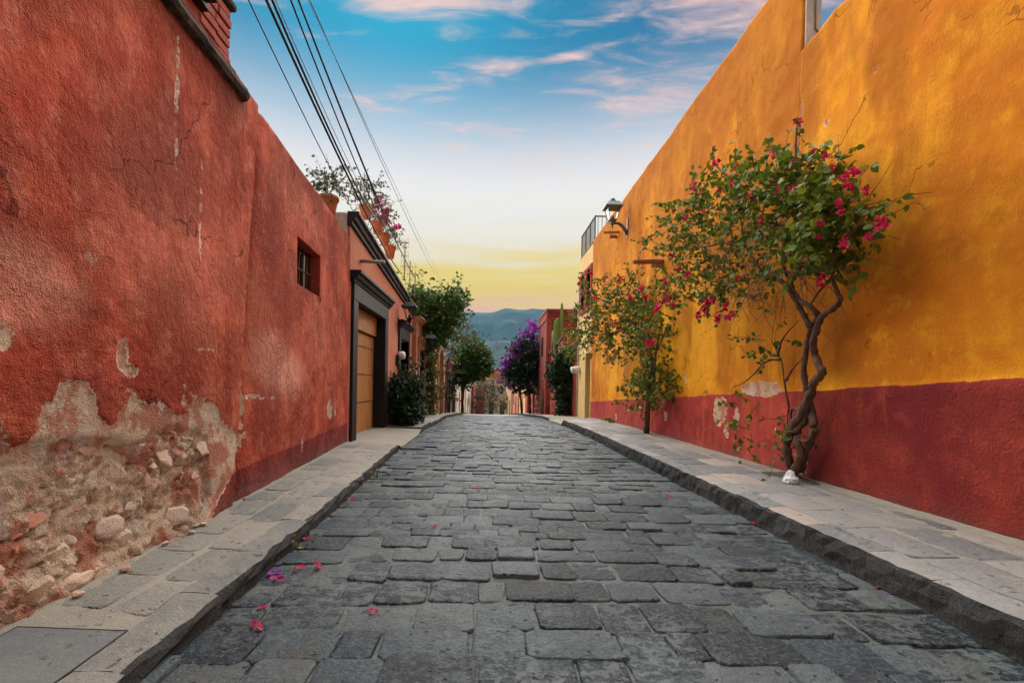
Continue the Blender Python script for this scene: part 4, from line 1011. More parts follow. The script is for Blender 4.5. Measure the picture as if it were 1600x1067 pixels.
spout('waterspout', (-2.2, 28.9, 1.95), .9, .1, M['pipe'], g2, 1)
portal_house('ivory_house', 33.05, 46, -2.15, 1.5, M['pale'], 'pale ivory house behind the round tree at left', [(36, 37.4, .6, M['black'], None), (41, 42.6, .2, M['wood2'], None)], [(38.8, 40, -.6, .6, M['redwash'])])
portal_house('white_house', 46.05, 62, -2.05, 1.25, M['white'], 'small white house with a black door far down the left side', [(49.5, 51.5, -.35, M['black'], None), (55.5, 57, -.8, M['black'], None)], [(53, 54.4, -1.3, -.1, M['redwash'])])
portal_house('far_red_house', 62.05, 76, -1.75, .9, M['redwash'], 'crimson house with white window trim at the left end of the street', [(64.5, 66, -1.5, M['wood2'], None)], [(68, 70, -2.2, -.8, M['white'])])
# end of street
def end_house():
    Y = 86; t = thing('end_house', (2, Y, gz(Y)), 'pale two-storey house closing the end of the street', 'house')
    zt = CH + 10/711*Y
    mb = MB(); mb.box((-3.2, Y, gz(Y)-.5), (6.5, Y+7, zt)); mb.out('house_wall', M['pale'], t)
    MB().box((-3.35, Y-.15, zt), (3.4, Y+7, zt+.9), .04).out('parapet', M['terracotta'], t)
    MB().box((1.3, Y+2, zt+.9), (2.9, Y+3.4, zt+1.9), .05).out('roof_tank', M['pale'], t)
    MB().tube([(1.15, Y+1, zt+.9), (1.15, Y+1, zt+2.0)], .09, 6).out('chimney_pipe', M['iron'], t)
    MB().box((-2.4, Y-.05, gz(Y)), (-.2, Y-.01, .2)).out('red_panel', M['redwash'], t)
    for x0 in (.5, 2.6):
        q = MB().box((x0, Y-.03, gz(Y)+.2), (x0+.9, Y-.005, gz(Y)+2.7)).out('door', M['pane'], t)
        MB().box((x0-.15, Y-.08, gz(Y)+2.72), (x0+1.05, Y-.004, gz(Y)+2.95)).out('door_lintel', M['redwash'], q)
    for x0 in (.9, 2.5):
        q = MB().box((x0, Y-.03, -.6), (x0+.7, Y-.005, .9)).out('window_pane', M['pane'], t); MB().box((x0-.1, Y-.09, -.72), (x0+.8, Y-.004, -.62)).out('window_sill', M['white'], q)
end_house()

# ------------------------------------------------------------------ houses, right side
def cream_house():
    x, y0, y1, zt = XRW+.03, 15.76, 18.05, 6.15
    t = thing('cream_house', (x, 17, gz(17)), 'narrow cream-yellow house with red window surrounds beyond the ochre wall', 'house')
    da, db = 15.95, 16.75
    wins = [(15.98, 16.62, 4.05, 5.35), (17.0, 17.6, 4.05, 5.35)]
    wall_block(t, 'house_wall', M['cream'], x, x+.5, y0, y1, zt, [(da, db, gz(16)-.3, 2.35)] + wins)
    MB().box((x+.51, y0+.02, gz(18)-.3), (x+5, y1-.02, zt-.1)).out('house_body', M['cream'], t)
    d = MB().box((x+.28, da, gz(16)-.2), (x+.33, db, 2.35)).out('door', M['wood2'], t)
    for k in range(4): MB().box((x+.262, da+.02+k*.195, .1), (x+.283, da+.19+k*.195, 2.3), .006).out('door_board', M['wood2'], d)
    MB().box((x-.03, da-.05, 2.36), (x+.1, db+.08, 2.46), .01).out('door_lintel', M['cream'], t)
    for a, b, c, dd in wins:
        q = MB().box((x+.25, a, c), (x+.28, b, dd)).out('window_pane', M['pane'], t)
        for (s0, s1, z0, z1) in ((a-.14, a, c-.14, dd+.14), (b, b+.14, c-.14, dd+.14)): MB().box((x-.05, s0, z0), (x+.2, s1, z1), .01).out('window_jamb', M['redwash'], q)
        for (z0, z1) in ((c-.14, c), (dd, dd+.14)): MB().box((x-.053, a+.001, z0), (x+.2, b-.001, z1), .01).out('window_lintel', M['redwash'], q)
        MB().box((x-.05, a, 4.6), (x+.2, b, 4.63)).out('window_bar', M['redwash'], q)
    rl = MB(); 
    r0 = MB().box((x+.03, y0+.02, zt+.92), (x+.08, y1, zt+.96)).out('balcony_railing', M['iron'], t)
    MB().box((x+.035, y0+.02, zt+.10), (x+.075, y1, zt+.13)).out('railing_rail', M['iron'], r0)
    for k in range(16):
        yy = y0+.04 + k*(y1-y0-.06)/15
        MB().tube([(x+.055, yy, zt-.02), (x+.055, yy, zt+.93)], .011 if k % 5 else .02, 5).out('baluster', M['iron'], r0)
    MB().box((x+.055, y0+.02, zt+.92), (x+.45, y0+.06, zt+.955)).out('railing_return', M['iron'], r0)
    for k in range(3): MB().tube([(x+.15+k*.14, y0+.04, zt), (x+.15+k*.14, y0+.04, zt+.93)], .011, 5).out('baluster', M['iron'], r0)
    MB().tube([(x-.03, y1-.02, gz(18)), (x-.03, y1-.02, zt-.7)], .035, 8).out('downpipe', M['pale'], t, True)
    MB().tube([(x+.1, 17.7, 1.86), (x-.34, 17.7, 1.80)], .13, 10).out('drain_stub', M['white'], t, True)
cream_house()
pmm = at(902, 536, X=XRW-.35); lantern(pmm, XRW+.03, .9, 'pale lantern on the cream house front by the door', M['pipe'])
def redgarden():
    t = thing('red_garden_wall', (3.7, 21, gz(21)), 'crimson garden wall with stepped coping past the cream house', 'wall')
    wall_block(t, 'lower_wall', M['redwash'], 3.62, 3.95, 18.1, 20.6, lambda y: 2.72-.05*(y-18.1))
    cornice(t, 'coping', 3.62, 18.1, 20.6, 2.72, 2.6, [(.35, 0), (-.08, 0), (-.10, .05), (-.05, .09), (.35, .09)], M['spout'], 1)
    wall_block(t, 'upper_wall', M['redwash'], 3.50, 3.8, 20.61, 25.0, lambda y: 3.42-.11*(y-20.6))
    cornice(t, 'coping', 3.50, 20.61, 25.0, 3.42, 2.93, [(.35, 0), (-.07, 0), (-.09, .05), (-.04, .08), (.35, .08)], M['grey'], 1)
    MB().box((3.6, 20.5, 2.2), (5.5, 20.58, 3.5)).out('return_wall', M['redwash'], t)
redgarden()
def brick_house():
    x, y0, y1, zt = 3.28, 25.1, 29.0, CH + 118/711*25.1
    t = thing('red_brick_house', (x, 27, gz(27)), 'tall red painted brick house behind the cactus', 'house')
    MB().box((x, y0, gz(29)-.3), (x+5, y1, zt)).out('house_wall', M['brickmortar'], t)
    w_ = t.children[0]
    # painted brick courses on the face that looks up the street
    me = raw_mesh('brick', *(lambda m: (m.V, m.F))(MB().box((0, -.02, 0), (.285, .01, .092), .008)), M['brick'])
    nrow = 0
    for r in range(19):
        z = zt - .75 - r*.112
        if z < 2.4: break
        for c in range(8):
            xx = x + .28 + c*.305 + (.15 if r % 2 else 0)
            inst('brick', me, w_, (xx, y0-random.uniform(.0, .012), z))
    MB().box((x-.05, y0-.05, zt-.55), (x+5.05, y1, zt-.45)).out('string_course', M['brick'], t)
    MB().box((x-.04, y0-.04, zt-.06), (x+5.04, y1, zt+.04)).out('roof_cornice', M['brick'], t)
    MB().box((x-.03, y0-.035, 0), (x+.26, y0+.2, zt-.56)).out('corner_pier', M['brick'], t)
    MB().box((x-.02, 26.6, 2.9), (x+.02, 27.4, 4.0)).out('window_pane', M['pane'], t)
brick_house()
def cactus():
    p = at(877, 530, Y=22.6); t = thing('cactus', (p.x, p.y, 1.0), 'column cactus with two upright stems above the crimson garden wall', 'cactus')
    def col(c, z0, z1, r, bend=0):
        mb = MB(); n = 18; V = []; zs = [z0, z0+.3, (z0+z1)/2, z1-.25, z1-.10, z1-.03, z1]; rs = [r*.9, r, r, r*.95, r*.8, r*.5, r*.08]
        for z, q in zip(zs, rs):
            for k in range(n):
                a = 2*math.pi*k/n; rr = q*(1 if k % 2 else .78); V.append((c[0]+bend*math.sin((z-z0)/(z1-z0)*3)+rr*math.cos(a), c[1]+rr*math.sin(a), z))
        Fc = [(i*n+k, i*n+(k+1) % n, (i+1)*n+(k+1) % n, (i+1)*n+k) for i in range(6) for k in range(n)] + [tuple(range(6*n, 7*n))]
        mb.add(V, Fc); return mb
    zt = at(877, 473, Y=22.6).z; col((p.x, p.y), 1.0, zt, .075, .01).out('stem', M['cactus'], t)
    q = at(872, 496, Y=22.6); col((q.x, q.y+.1), 1.0, q.z, .10).out('stem', M['cactus'], t); q = at(869, 497, Y=22.6); col((q.x-.04, q.y-.05), 1.0, q.z-.08, .085).out('stem', M['cactus'], t)
cactus()
p = at(863, 530, Y=23.2); tag(MB().tube([(p.x, p.y, 2.7), (p.x+.02, p.y, at(863, 517, Y=23.2).z)], .05, 8).out('vent_pipe', M['grey'], None, True), 'short grey vent pipe standing beside the cactus', 'pipe')
rw = portal_house('crimson_wall_house', 29.05, 39, 3.35, 1.9, M['redwash'], 'low crimson house half hidden behind the purple bougainvillea', [(31.4, 32.8, .9, M['wood2'], None), (35.6, 37, .5, M['wood2'], None)], side=1)
portal_house('far_ochre_house', 39.05, 46, 3.35, 1.5, M['cream'], 'yellow house sliver just past the purple bougainvillea', [(41, 42.2, .3, M['wood2'], None)], [(43.4, 44.4, -.8, .5, M['redwash'])], side=1)
portal_house('far_rose_house', 46.05, 55, 3.2, 1.6, M['pink'], 'rose-coloured house farther along on the right', [(48, 49.6, -.1, M['wood2'], None)], [(51.5, 53, -1.2, .4, M['white'])], side=1)
portal_house('far_buff_house', 55.05, 70, 3.05, .9, M['tan'], 'buff house near the end of the street on the right', [(58, 60, -.8, M['black'], None)], [(63, 65, -1.8, -.4, M['white'])], side=1)

# ------------------------------------------------------------------ foliage
def leaf_arrays(P, D, size, seed=0, wid=.36, fold=.12):
    r = np.random.default_rng(seed); n = len(P); P = np.asarray(P, float); D = np.asarray(D, float)
    D = D/np.maximum(np.linalg.norm(D, axis=1, keepdims=True), 1e-6)
    U = r.normal(size=(n, 3))*.8 + np.array([0, 0, .7]); Sd = np.cross(D, U); Sd /= np.maximum(np.linalg.norm(Sd, axis=1, keepdims=True), 1e-6)
    Nn = np.cross(Sd, D); L = (size*(.6+.8*r.random(n)))[:, None]; w_ = L*wid*(.8+.4*r.random((n, 1)))
    mid = P + D*L*.46 - Nn*L*fold
    V = np.stack([P, P+D*L*.22-Sd*w_*.78, P+D*L*.55-Sd*w_*.86, P+D*L-Nn*L*.12, P+D*L*.55+Sd*w_*.86, P+D*L*.22+Sd*w_*.78, mid], 1).reshape(-1, 3)
    b = (np.arange(n)*7)[:, None]
    T = np.concatenate([b+np.array([[(k+1) % 6, k, 6]]) for k in range(6)])
    tint = np.repeat(np.clip(r.normal(.45, .27, n), 0, 1), 7)
    return V, T, tint
def sprays(blobs, n, tw, k, seed, up=.3, shell=.55, center=None):
    """twigs spread through ellipsoids; returns leaf points, leaf directions, twig lines"""
    r = np.random.default_rng(seed); W = np.array([b[6] for b in blobs]); W = W/W.sum(); P, D, T = [], [], []
    for bi in r.choice(len(blobs), n, p=W):
        cx, cy, cz, rx, ry, rz, _ = blobs[bi]
        v = r.normal(size=3); v /= np.linalg.norm(v); q = r.random()**(1/3)*(1-shell) + shell*(.6+.4*r.random())
        st = np.array([cx+v[0]*rx*q, cy+v[1]*ry*q, cz+v[2]*rz*q])
        d = v*np.array([1, 1, .8]) + r.normal(size=3)*.6 + np.array([0, 0, up]); d /= np.linalg.norm(d)
        L = tw*(.5+r.random()); pts = [st]; dd = d.copy()
        for i in range(k):
            dd = dd + r.normal(size=3)*.18 + np.array([0, 0, -.05]); dd /= np.linalg.norm(dd); pts.append(pts[-1]+dd*L/k)
        T.append(pts)
        for i in range(1, k+1):
            for s in range(2 if r.random() < .6 else 1):
                o = r.normal(size=3); P.append(pts[i]); D.append(dd*.5 + o*.8 + np.array([0, 0, -.25]))
    return np.array(P), np.array(D), T
def foliage(parent, name, P, D, size, mat, seed, wid=.36):
    V, T, t = leaf_arrays(P, D, size, seed, wid)
    return tag(build(name, V, T, mat, parent, False, {'tint': t}), kind='stuff')
def twigs(parent, T, r, name='twigs'):
    mb = MB()
    for p in T: mb.tube(p, [r*(1-.7*i/(len(p)-1)) for i in range(len(p))], 3, False)
    return tag(mb.out(name, M['twig'], parent), kind='stuff')
def smooth(P, n=5):
    P = [Vector(p) for p in P]; Q = [P[0]*2-P[1]] + P + [P[-1]*2-P[-2]]; out = []
    for i in range(1, len(Q)-2):
        for k in range(n):
            t = k/n; a, b, c, d = Q[i-1:i+3]
            out.append(.5*((2*b) + (c-a)*t + (2*a-5*b+4*c-d)*t*t + (3*b-a-3*c+d)*t**3))
    return out + [P[-1]]
def branch(parent, P, r0, r1, name='branch', n=8, knob=.12):
    Q = smooth(P); m = len(Q)-1; rr = [(r0+(r1-r0)*i/m)*(1+knob*math.sin(i*1.9)+random.uniform(-knob, knob)) for i in range(m+1)]
    Q = [q + Vector((random.uniform(-1, 1), random.uniform(-1, 1), random.uniform(-1, 1)))*r0*.12 for q in Q]
    return MB().tube(Q, rr, n).out(name, M['bark'], parent, True)
def cluster_mesh(name, mat, n, rad, size, seed):
    r = np.random.default_rng(seed); v = r.normal(size=(n, 3)); v /= np.linalg.norm(v, axis=1, keepdims=True); P = v*rad*(r.random((n, 1))**.5); Ps, Ds = [], []
    for p, d in zip(P, v):
        for k in range(3): Ps.append(p); Ds.append(d + r.normal(size=3)*.8)
    V, T, t = leaf_arrays(np.array(Ps), np.array(Ds), size, seed, .52, .10)
    return raw_mesh(name, V, T, mat, False, {'tint': t})
FL = [cluster_mesh('flower_cluster', M['magenta'], 5+3*k, .035+.012*k, .048, 60+k) for k in range(4)]
FP = [cluster_mesh('flower_cluster', M['purple'], 26+8*k, .14+.04*k, .075, 80+k) for k in range(3)]
FK = [cluster_mesh('flower_cluster', M['pinkf'], 8+4*k, .06+.02*k, .06, 90+k) for k in range(2)]

# big bougainvillea against the ochre wall ----------------------------------------------
def bougainvillea():
    base = Vector((3.40, 5.0, RH)); t = thing('bougainvillea', base, 'large magenta bougainvillea with twisted bare trunk trained on the ochre wall', 'bougainvillea', 'bougainvilleas on the ochre wall')
    q = lambda u, v, X=3.36: at(u, v, X=X)
    z = lambda x, y, X=3.36: at(900+x/2.964, 420+y/2.964, X=X)
    tr = branch(t, [z(1005, 945, 3.44), z(985, 880), z(975, 800, 3.34), z(1030, 690, 3.36), z(1082, 590), z(1105, 520, 3.34), z(1138, 482), z(1108, 400, 3.4), z(1098, 340), z(1118, 270), z(1138, 220)], .047, .030, 'trunk', 10)
    branch(t, [z(1040, 935, 3.46), z(1060, 850, 3.42), z(1098, 770, 3.40), z(1100, 690, 3.42), z(1072, 590, 3.42), z(1056, 480, 3.42), z(1068, 360, 3.42), z(1088, 280, 3.40), z(1120, 225, 3.38)], .040, .026, 'trunk_stem')
    branch(t, [z(1010, 940, 3.38), z(1040, 860, 3.34), z(1020, 760, 3.36), z(1060, 700, 3.40), z(1070, 620, 3.40)], .045, .03, 'trunk_stem')
    branch(t, [z(985, 900, 3.36), z(960, 850, 3.34), z(935, 830, 3.3), z(920, 800, 3.28)], .02, .006, 'branch', 6)
    branch(t, [z(1090, 800, 3.36), z(1085, 690, 3.40), z(1000, 650, 3.42), z(1005, 760, 3.38), z(1070, 800, 3.34), z(1100, 740, 3.36)], .020, .014, 'branch', 7)
    # crown limbs
    br = [[z(1138, 220), z(1190, 185, 3.3), z(1224, 145, 3.26), z(1205, 95, 3.24), z(1188, 40, 3.2), q(1300, 400, 3.15), q(1320, 330, 3.1)],
          [z(1088, 275), z(1050, 205, 3.32), z(1018, 150, 3.28), z(975, 80, 3.22), z(925, 42, 3.2), z(880, 45, 3.18), q(1185, 415, 3.1), q(1165, 385, 3.05), q(1155, 330, 3.0)],
          [z(1120, 215), z(1085, 175, 3.3), z(1030, 140, 3.3), q(1235, 440, 3.24), q(1222, 400, 3.2), q(1245, 330, 3.15), q(1250, 260, 3.1)],
          [q(1205, 425, 3.2), q(1250, 425, 3.1), q(1290, 420, 3.05), q(1320, 380, 3.0), q(1350, 340, 3.0)],
          [q(1165, 385, 3.05), q(1130, 380, 3.0), q(1090, 385, 2.95), q(1050, 360, 2.95)],
          [q(1155, 330, 3.0), q(1150, 290, 3.05), q(1120, 260, 3.1), q(1113, 235, 3.15)],
          [q(1245, 330, 3.15), q(1200, 300, 3.1), q(1180, 250, 3.1)], [q(1250, 300, 3.1), q(1243, 240, 3.15), q(1246, 190, 3.2)],
          [q(1250, 425, 3.1), q(1248, 370, 3.0), q(1290, 300, 3.0)],
          [z(1188, 40, 3.2), z(1130, 100, 3.2), z(1085, 165, 3.26)]]
    for i, b in enumerate(br): branch(t, b, .030 if i < 3 else .017, .008, 'limb', 7)
    # bare suckers left of the trunk
    for b in ([z(985, 640, 3.48), z(965, 520, 3.46), z(955, 440, 3.45), z(935, 395, 3.44), z(905, 325, 3.42)], [z(970, 520, 3.46), z(1000, 470, 3.44), z(1050, 410, 3.42)], [z(935, 395, 3.44), z(960, 320, 3.42), z(1030, 240, 3.4)],
              [z(950, 420, 3.44), z(880, 430, 3.4), z(800, 510, 3.36), z(722, 552, 3.34)], [z(940, 400, 3.44), z(900, 400, 3.42), z(870, 360, 3.4)], [z(985, 640, 3.48), z(980, 720, 3.46), z(1010, 800, 3.42)]):
        branch(t, b, .016 if b[0].z > 1 else .012, .004, 'sucker', 5)
    bl = []
    def B(u, v, rp, wgt, X=3.05, rz=None):
        p = q(u, v, X); k = p.y/F; bl.append((p.x, p.y, p.z, min(.34, .05*p.y), max(.1, rp*k*p.y/X*.85-.1), (rz or rp)*k-.06, wgt))
    for a in [(1240, 282, 40, 1.2), (1190, 285, 38, 1.1), (1280, 298, 40, 1.3), (1305, 330, 36, 1.1), (1268, 350, 52, 1.4), (1230, 330, 60, 1.5), (1170, 330, 55, 1.2), (1120, 315, 48, 1.2), (1080, 345, 45, 1.3), (1045, 372, 32, 1.0),
              (1105, 395, 50, 1.2), (1062, 412, 36, 1.0), (1150, 420, 45, .8), (1090, 442, 42, 1.1), (1302, 372, 30, .8), (1272, 405, 34, .6), (1235, 405, 40, .6), (1318, 345, 16, .3), (1050, 440, 22, .5), (1130, 460, 30, .5)]: B(*a)
    P, D, T = sprays(bl, 700, .25, 5, 5, .15)
    for (u, v, u2, v2, X) in [(1250, 215, 1250, 188, 3.2), (1115, 250, 1112, 228, 3.15), (1180, 240, 1165, 226, 3.1), (1060, 350, 1020, 355, 3.0), (1040, 390, 1015, 375, 3.0), (1085, 300, 1080, 265, 3.1), (1200, 235, 1203, 215, 3.1), (1370, 330, 1384, 318, 2.95),
                              (1330, 470, 1345, 415, 3.1), (1120, 450, 1105, 492, 3.0), (1160, 460, 1150, 490, 3.0), (1065, 450, 1050, 478, 3.0), (1290, 240, 1285, 228, 3.1), (1020, 410, 1025, 440, 2.95)]:
        a, b = q(u, v, X), q(u2, v2, X); T.append([a, a.lerp(b, .5)+Vector((0, .01, .01)), b])
        for k in range(9):
            P = np.vstack([P, np.array(a.lerp(b, k/8))]); D = np.vstack([D, rng.normal(size=3)*.7 + np.array(b-a)*2])
    sel = np.argsort(P[:, 1] + rng.random(len(P))*1.5)[:260]; mask = np.ones(len(P), bool); mask[sel] = False
    # low shoots and root leaves
    low = [(3.32, 5.6, .62, .20, .45, .25, 1), (3.30, 5.9, .85, .15, .3, .3, .8), (3.28, 5.05, .55, .10, .20, .15, .6), (3.34, 5.35, 1.75, .08, .25, .35, .5), (3.3, 4.85, .75, .08, .1, .1, .25)]
    P2, D2, T2 = sprays(low, 34, .28, 4, 9, 0); T += T2
    foliage(t, 'leaves', np.vstack([P[mask], P2]), np.vstack([D[mask], D2]), .064, M['leafA'], 3, .40)
    lm = []
    for k in range(10):
        V, Tt, ti = leaf_arrays(np.zeros((1, 3)), np.array([[0, 0, -1.]]), .072, 100+k, .42); lm.append(raw_mesh('leaf', V, Tt, M['leafA'], False, {'tint': ti}))
    for i in sel:
        inst('leaf', lm[i % 10], t, P[i], (random.uniform(-1.2, 1.2), random.uniform(-1.2, 1.2), random.uniform(0, 6.28)), (1, 1, 1))
    # bare twigs in the middle of the crown
    bl2 = []
    for a in [(1130, 410, 60, 1), (1180, 380, 60, 1), (1160, 440, 40, .6), (1240, 400, 60, 1), (1110, 360, 50, .6), (1280, 380, 60, .8), (1220, 450, 40, .3)]:
        p = q(a[0], a[1], 3.1); k = p.y/F; bl2.append((p.x, p.y, p.z, .3, a[2]*k, a[2]*k*.8, a[3]))
    _, _, T3 = sprays(bl2, 230, .55, 5, 15, -.1)
    twigs(t, T + T3, .0045)
    for (u, v, n, X) in [(1150, 262, 0, 3.0), (1098, 330, 0, 2.9), (1070, 340, 1, 2.95), (1215, 270, 0, 2.9), (1260, 275, 0, 2.85), (1190, 345, 0, 2.8), (1050, 400, 0, 2.9), (1075, 430, 1, 2.9), (1115, 470, 1, 2.9), (1090, 492, 1, 2.95), (1145, 490, 1, 2.95), (1235, 255, 1, 2.9), (1205, 238, 1, 2.95), (1213, 240, 2, 2.95), (1118, 255, 1, 3.1), (1110, 262, 0, 3.1), (1320, 278, 3, 2.9), (1330, 270, 2, 2.9), (1325, 290, 3, 2.88), (1343, 268, 2, 2.9), (1350, 298, 2, 2.85), (1375, 345, 2, 2.85), (1382, 352, 1, 2.85), (1370, 355, 1, 2.85),
                         (1240, 297, 2, 2.8), (1218, 297, 1, 2.8), (1172, 308, 1, 2.85), (1126, 298, 1, 2.95), (1085, 295, 2, 3.0), (1092, 303, 1, 3.0), (1082, 290, 1, 3.0), (1145, 285, 1, 2.9), (1248, 190, 1, 3.18), (1272, 238, 1, 3.0), (1290, 245, 1, 3.0), (1268, 253, 1, 3.0),
                         (1310, 318, 1, 2.8), (1282, 348, 1, 2.75), (1315, 330, 1, 2.75), (1322, 385, 2, 2.85), (1318, 378, 1, 2.85), (1284, 433, 3, 3.0), (1283, 444, 2, 3.0), (1357, 370, 1, 2.9), (1040, 470, 3, 2.9), (1030, 478, 3, 2.9), (1045, 462, 2, 2.9), (1038, 450, 2, 2.9), (1052, 475, 2, 2.9), (1025, 482, 2, 2.9), (1042, 440, 2, 2.9),
                         (1103, 473, 2, 2.95), (1101, 485, 2, 2.95), (1135, 480, 2, 2.95), (1120, 496, 2, 2.95), (1137, 496, 1, 2.95), (1080, 470, 0, 2.95), (1016, 372, 1, 2.95), (1044, 372, 0, 2.95), (1155, 435, 0, 2.9), (1300, 262, 1, 2.95), (1060, 420, 0, 2.9), (1278, 370, 0, 2.75)]:
        p = q(u, v, X); k = min(.85, max(.38, p.y/7.6)); inst('flower_cluster', FL[n], t, p, (random.uniform(0, 6), random.uniform(0, 6), random.uniform(0, 6)), (k, k, k))
bougainvillea()
def treepit():
    V = []; n = 22
    for r_, z in ((.02, .035), (.10, .03), (.19, .018), (.26, -.004)):
        for k in range(n):
            a = 2*math.pi*k/n; q = r_*(1+.35*math.sin(3*a)+.2*math.sin(5*a+1)); V.append((3.44+q*.55*math.cos(a), 5.12+q*1.25*math.sin(a), RH+.022+z+random.uniform(-.006, .006)))
    Fc = [(i*n+k, i*n+(k+1) % n, (i+1)*n+(k+1) % n, (i+1)*n+k) for i in range(3) for k in range(n)] + [tuple(range(n))[::-1]]
    tag(build('tree_pit', V, [f[::-1] for f in Fc], M['ground'], None, True), kind='structure')
treepit()
# smaller one farther along the wall -------------------------------------------------------
def bougainvillea2():
    b0 = at(1010, 672, X=3.46); t = thing('bougainvillea', (b0.x, b0.y, RH+gz(b0.y)), 'smaller leaning bougainvillea nearer the lantern on the ochre wall', 'bougainvillea', 'bougainvilleas on the ochre wall')
    q = lambda u, v: at(u, v, Y=b0.y + (1010-u)*.022) if u < 1010 else at(u, v, X=3.3)
    branch(t, [Vector((b0.x, b0.y, RH+gz(b0.y)-.03)), q(1012, 640), q(1014, 600), q(1016, 560), q(1012, 530), q(1004, 500)], .06, .03, 'trunk', 9)
    branch(t, [q(1010, 640), q(1020, 600), q(1024, 560), q(1030, 520)], .03, .015, 'trunk_stem')
    for b in ([q(1012, 530), q(990, 505), q(960, 480), q(930, 465), q(905, 475)], [q(1004, 500), q(1000, 470), q(985, 445)], [q(1016, 560), q(1030, 540), q(1042, 510)], [q(990, 505), q(960, 520), q(930, 515), q(905, 520)]): branch(t, b, .024, .008, 'limb', 6)
    bl = []
    for (u, v, rp, wg) in [(1005, 500, 45, 1.6), (1020, 535, 32, 1.1), (970, 485, 38, 1.3), (945, 465, 30, 1.), (925, 450, 22, .6), (915, 500, 28, 1.), (935, 525, 24, .8), (965, 530, 30, .9), (1000, 550, 28, .6), (1015, 590, 24, .9), (1028, 600, 22, .8), (1008, 625, 18, .5), (905, 535, 20, .5), (985, 455, 26, .7), (1035, 490, 20, .6), (990, 625, 14, .2), (1000, 605, 18, .25)]:
        p = q(u, v); k = p.y/F; bl.append((p.x, p.y, p.z, .30+.1*(rp > 30), .40, rp*k, wg))
    P, D, T = sprays(bl, 800, .28, 5, 25, .2)
    foliage(t, 'leaves', P, D, .066, M['leafA'], 13, .40); twigs(t, T, .005)
    for (u, v, n) in [(985, 440, 1), (940, 432, 0), (1030, 540, 2), (1036, 538, 1), (975, 508, 1), (945, 468, 1), (920, 445, 1), (1025, 470, 2), (905, 490, 1), (960, 440, 0), (1000, 470, 1), (935, 500, 0), (1020, 455, 1), (985, 520, 0)]:
        inst('flower_cluster', FL[n], t, q(u, v) + Vector((-.3, -.25, 0)), (random.uniform(0, 6), random.uniform(0, 6), 0), (.95, .95, .95))
bougainvillea2()
# generic shrub / tree / vine
def plant(name, label, cat, base, blobs, n, tw, lsize, mat, trunk=None, fl=None, fln=0, seed=1, group=None, k=4, wid=.36, up=.3, tr=.05, flz=(-1, 9)):
    t = thing(name, base, label, cat, group)
    for b in (trunk or []): branch(t, b, tr, tr*.45, 'trunk', 7)
    P, D, T = sprays(blobs, n, tw, k, seed, up)
    P1, D1, T1 = sprays(blobs, n//7, tw*2.1, k+3, seed+300, up+.3, 1.0); P = np.vstack([P, P1]); D = np.vstack([D, D1]); T = T + T1 + T1
    foliage(t, 'crown', P, D, lsize, M[mat], seed, wid); twigs(t, T[::2], .006)
    if fl:
        r = random.Random(seed); idx = [i for i in range(len(P)) if flz[0] < P[i][2] < flz[1]]
        for i in r.sample(idx, min(fln, len(idx))): inst('flower_cluster', r.choice(fl), t, P[i], (r.uniform(0, 6), r.uniform(0, 6), r.uniform(0, 6)))
    return t
g = lambda Y: gz(Y)+LH
plant('shrub', 'dense dark green shrub standing against the salmon house beside the gate', 'shrub', (-2.15, 11.7, g(11.7)), [(-2.12, 11.75, .55, .30, .42, .48, 1), (-2.15, 11.75, .98, .26, .36, .36, .8), (-2.1, 12.2, .45, .25, .3, .4, .5)], 760, .2, .095, 'leafB', seed=31, wid=.30)
plant('shrub', 'thin loose shrub in front of the second door of the salmon house', 'shrub', (-2.1, 13.0, g(13)), [(-2.1, 13.1, .75, .18, .32, .62, 1), (-2.12, 13.3, 1.35, .18, .3, .35, .5)], 130, .28, .085, 'leafD', [[(-2.1, 13.1, g(13)), (-2.08, 13.1, .5), (-2.1, 13.2, 1.3)]], seed=32, tr=.02)
plant('climbing_vine', 'yellow-green creeper column on the terracotta house wall', 'vine', (-2.2, 17.6, g(17.6)), [(-2.24, 17.4, 1.6, .14, .42, .42, 1), (-2.24, 17.6, .9, .14, .36, .6, 1.1), (-2.24, 17.7, .3, .14, .3, .5, .8), (-2.2, 18.3, 1.9, .1, .2, .9, .5)], 560, .2, .1, 'leafC', [[(-2.28, 17.6, g(17.6)), (-2.28, 17.6, .8), (-2.28, 17.5, 1.8)]], seed=33, tr=.03)
# big vine that hangs over the roofs at left
def W(u, v, X=None, Y=None): return at(u, v, X=X, Y=Y)
def blobs_at(lst, Y, sy=.5):
    o = []
    for (u, v, rp, wg) in lst:
        p = at(u, v, Y=Y); k = Y/F; o.append((p.x, p.y, p.z, rp*k, max(sy, rp*k*.8), rp*k, wg))
    return o
plant('roof_vine', 'large green creeper with pink flowers spilling over the roofs at left', 'vine', (-2.3, 17.5, 3.2), blobs_at([(662, 478, 18, 1), (672, 500, 22, 1.3), (690, 490, 22, 1.2), (668, 520, 20, 1.1), (705, 478, 16, .7), (685, 515, 18, .8), (650, 470, 10, .4), (712, 465, 8, .25), (660, 537, 12, .5)], 17.2, .9), 1300, .38, .12, 'leafE', [[(-2.4, 17, 2.9), (-2.3, 17, 3.6), (-2.0, 17.2, 4.0)]], FK, 14, 34, wid=.34, tr=.04, flz=(3.5, 9))
plant('roof_vine', 'ragged sparse creeper trailing between the arch and the round tree', 'vine', (-2.1, 23, 2.9), blobs_at([(705, 530, 12, .6), (715, 515, 9, .4), (728, 522, 12, .5), (738, 530, 8, .3), (702, 550, 9, .5), (700, 580, 7, .5), (699, 615, 6, .4)], 22.6, .6), 170, .5, .10, 'leafF', [[(-2.05, 23, g(23)), (-2.0, 23.1, .8), (-1.98, 23, 2.2), (-1.7, 22.8, 3.0)]], FK, 4, 35, tr=.05)
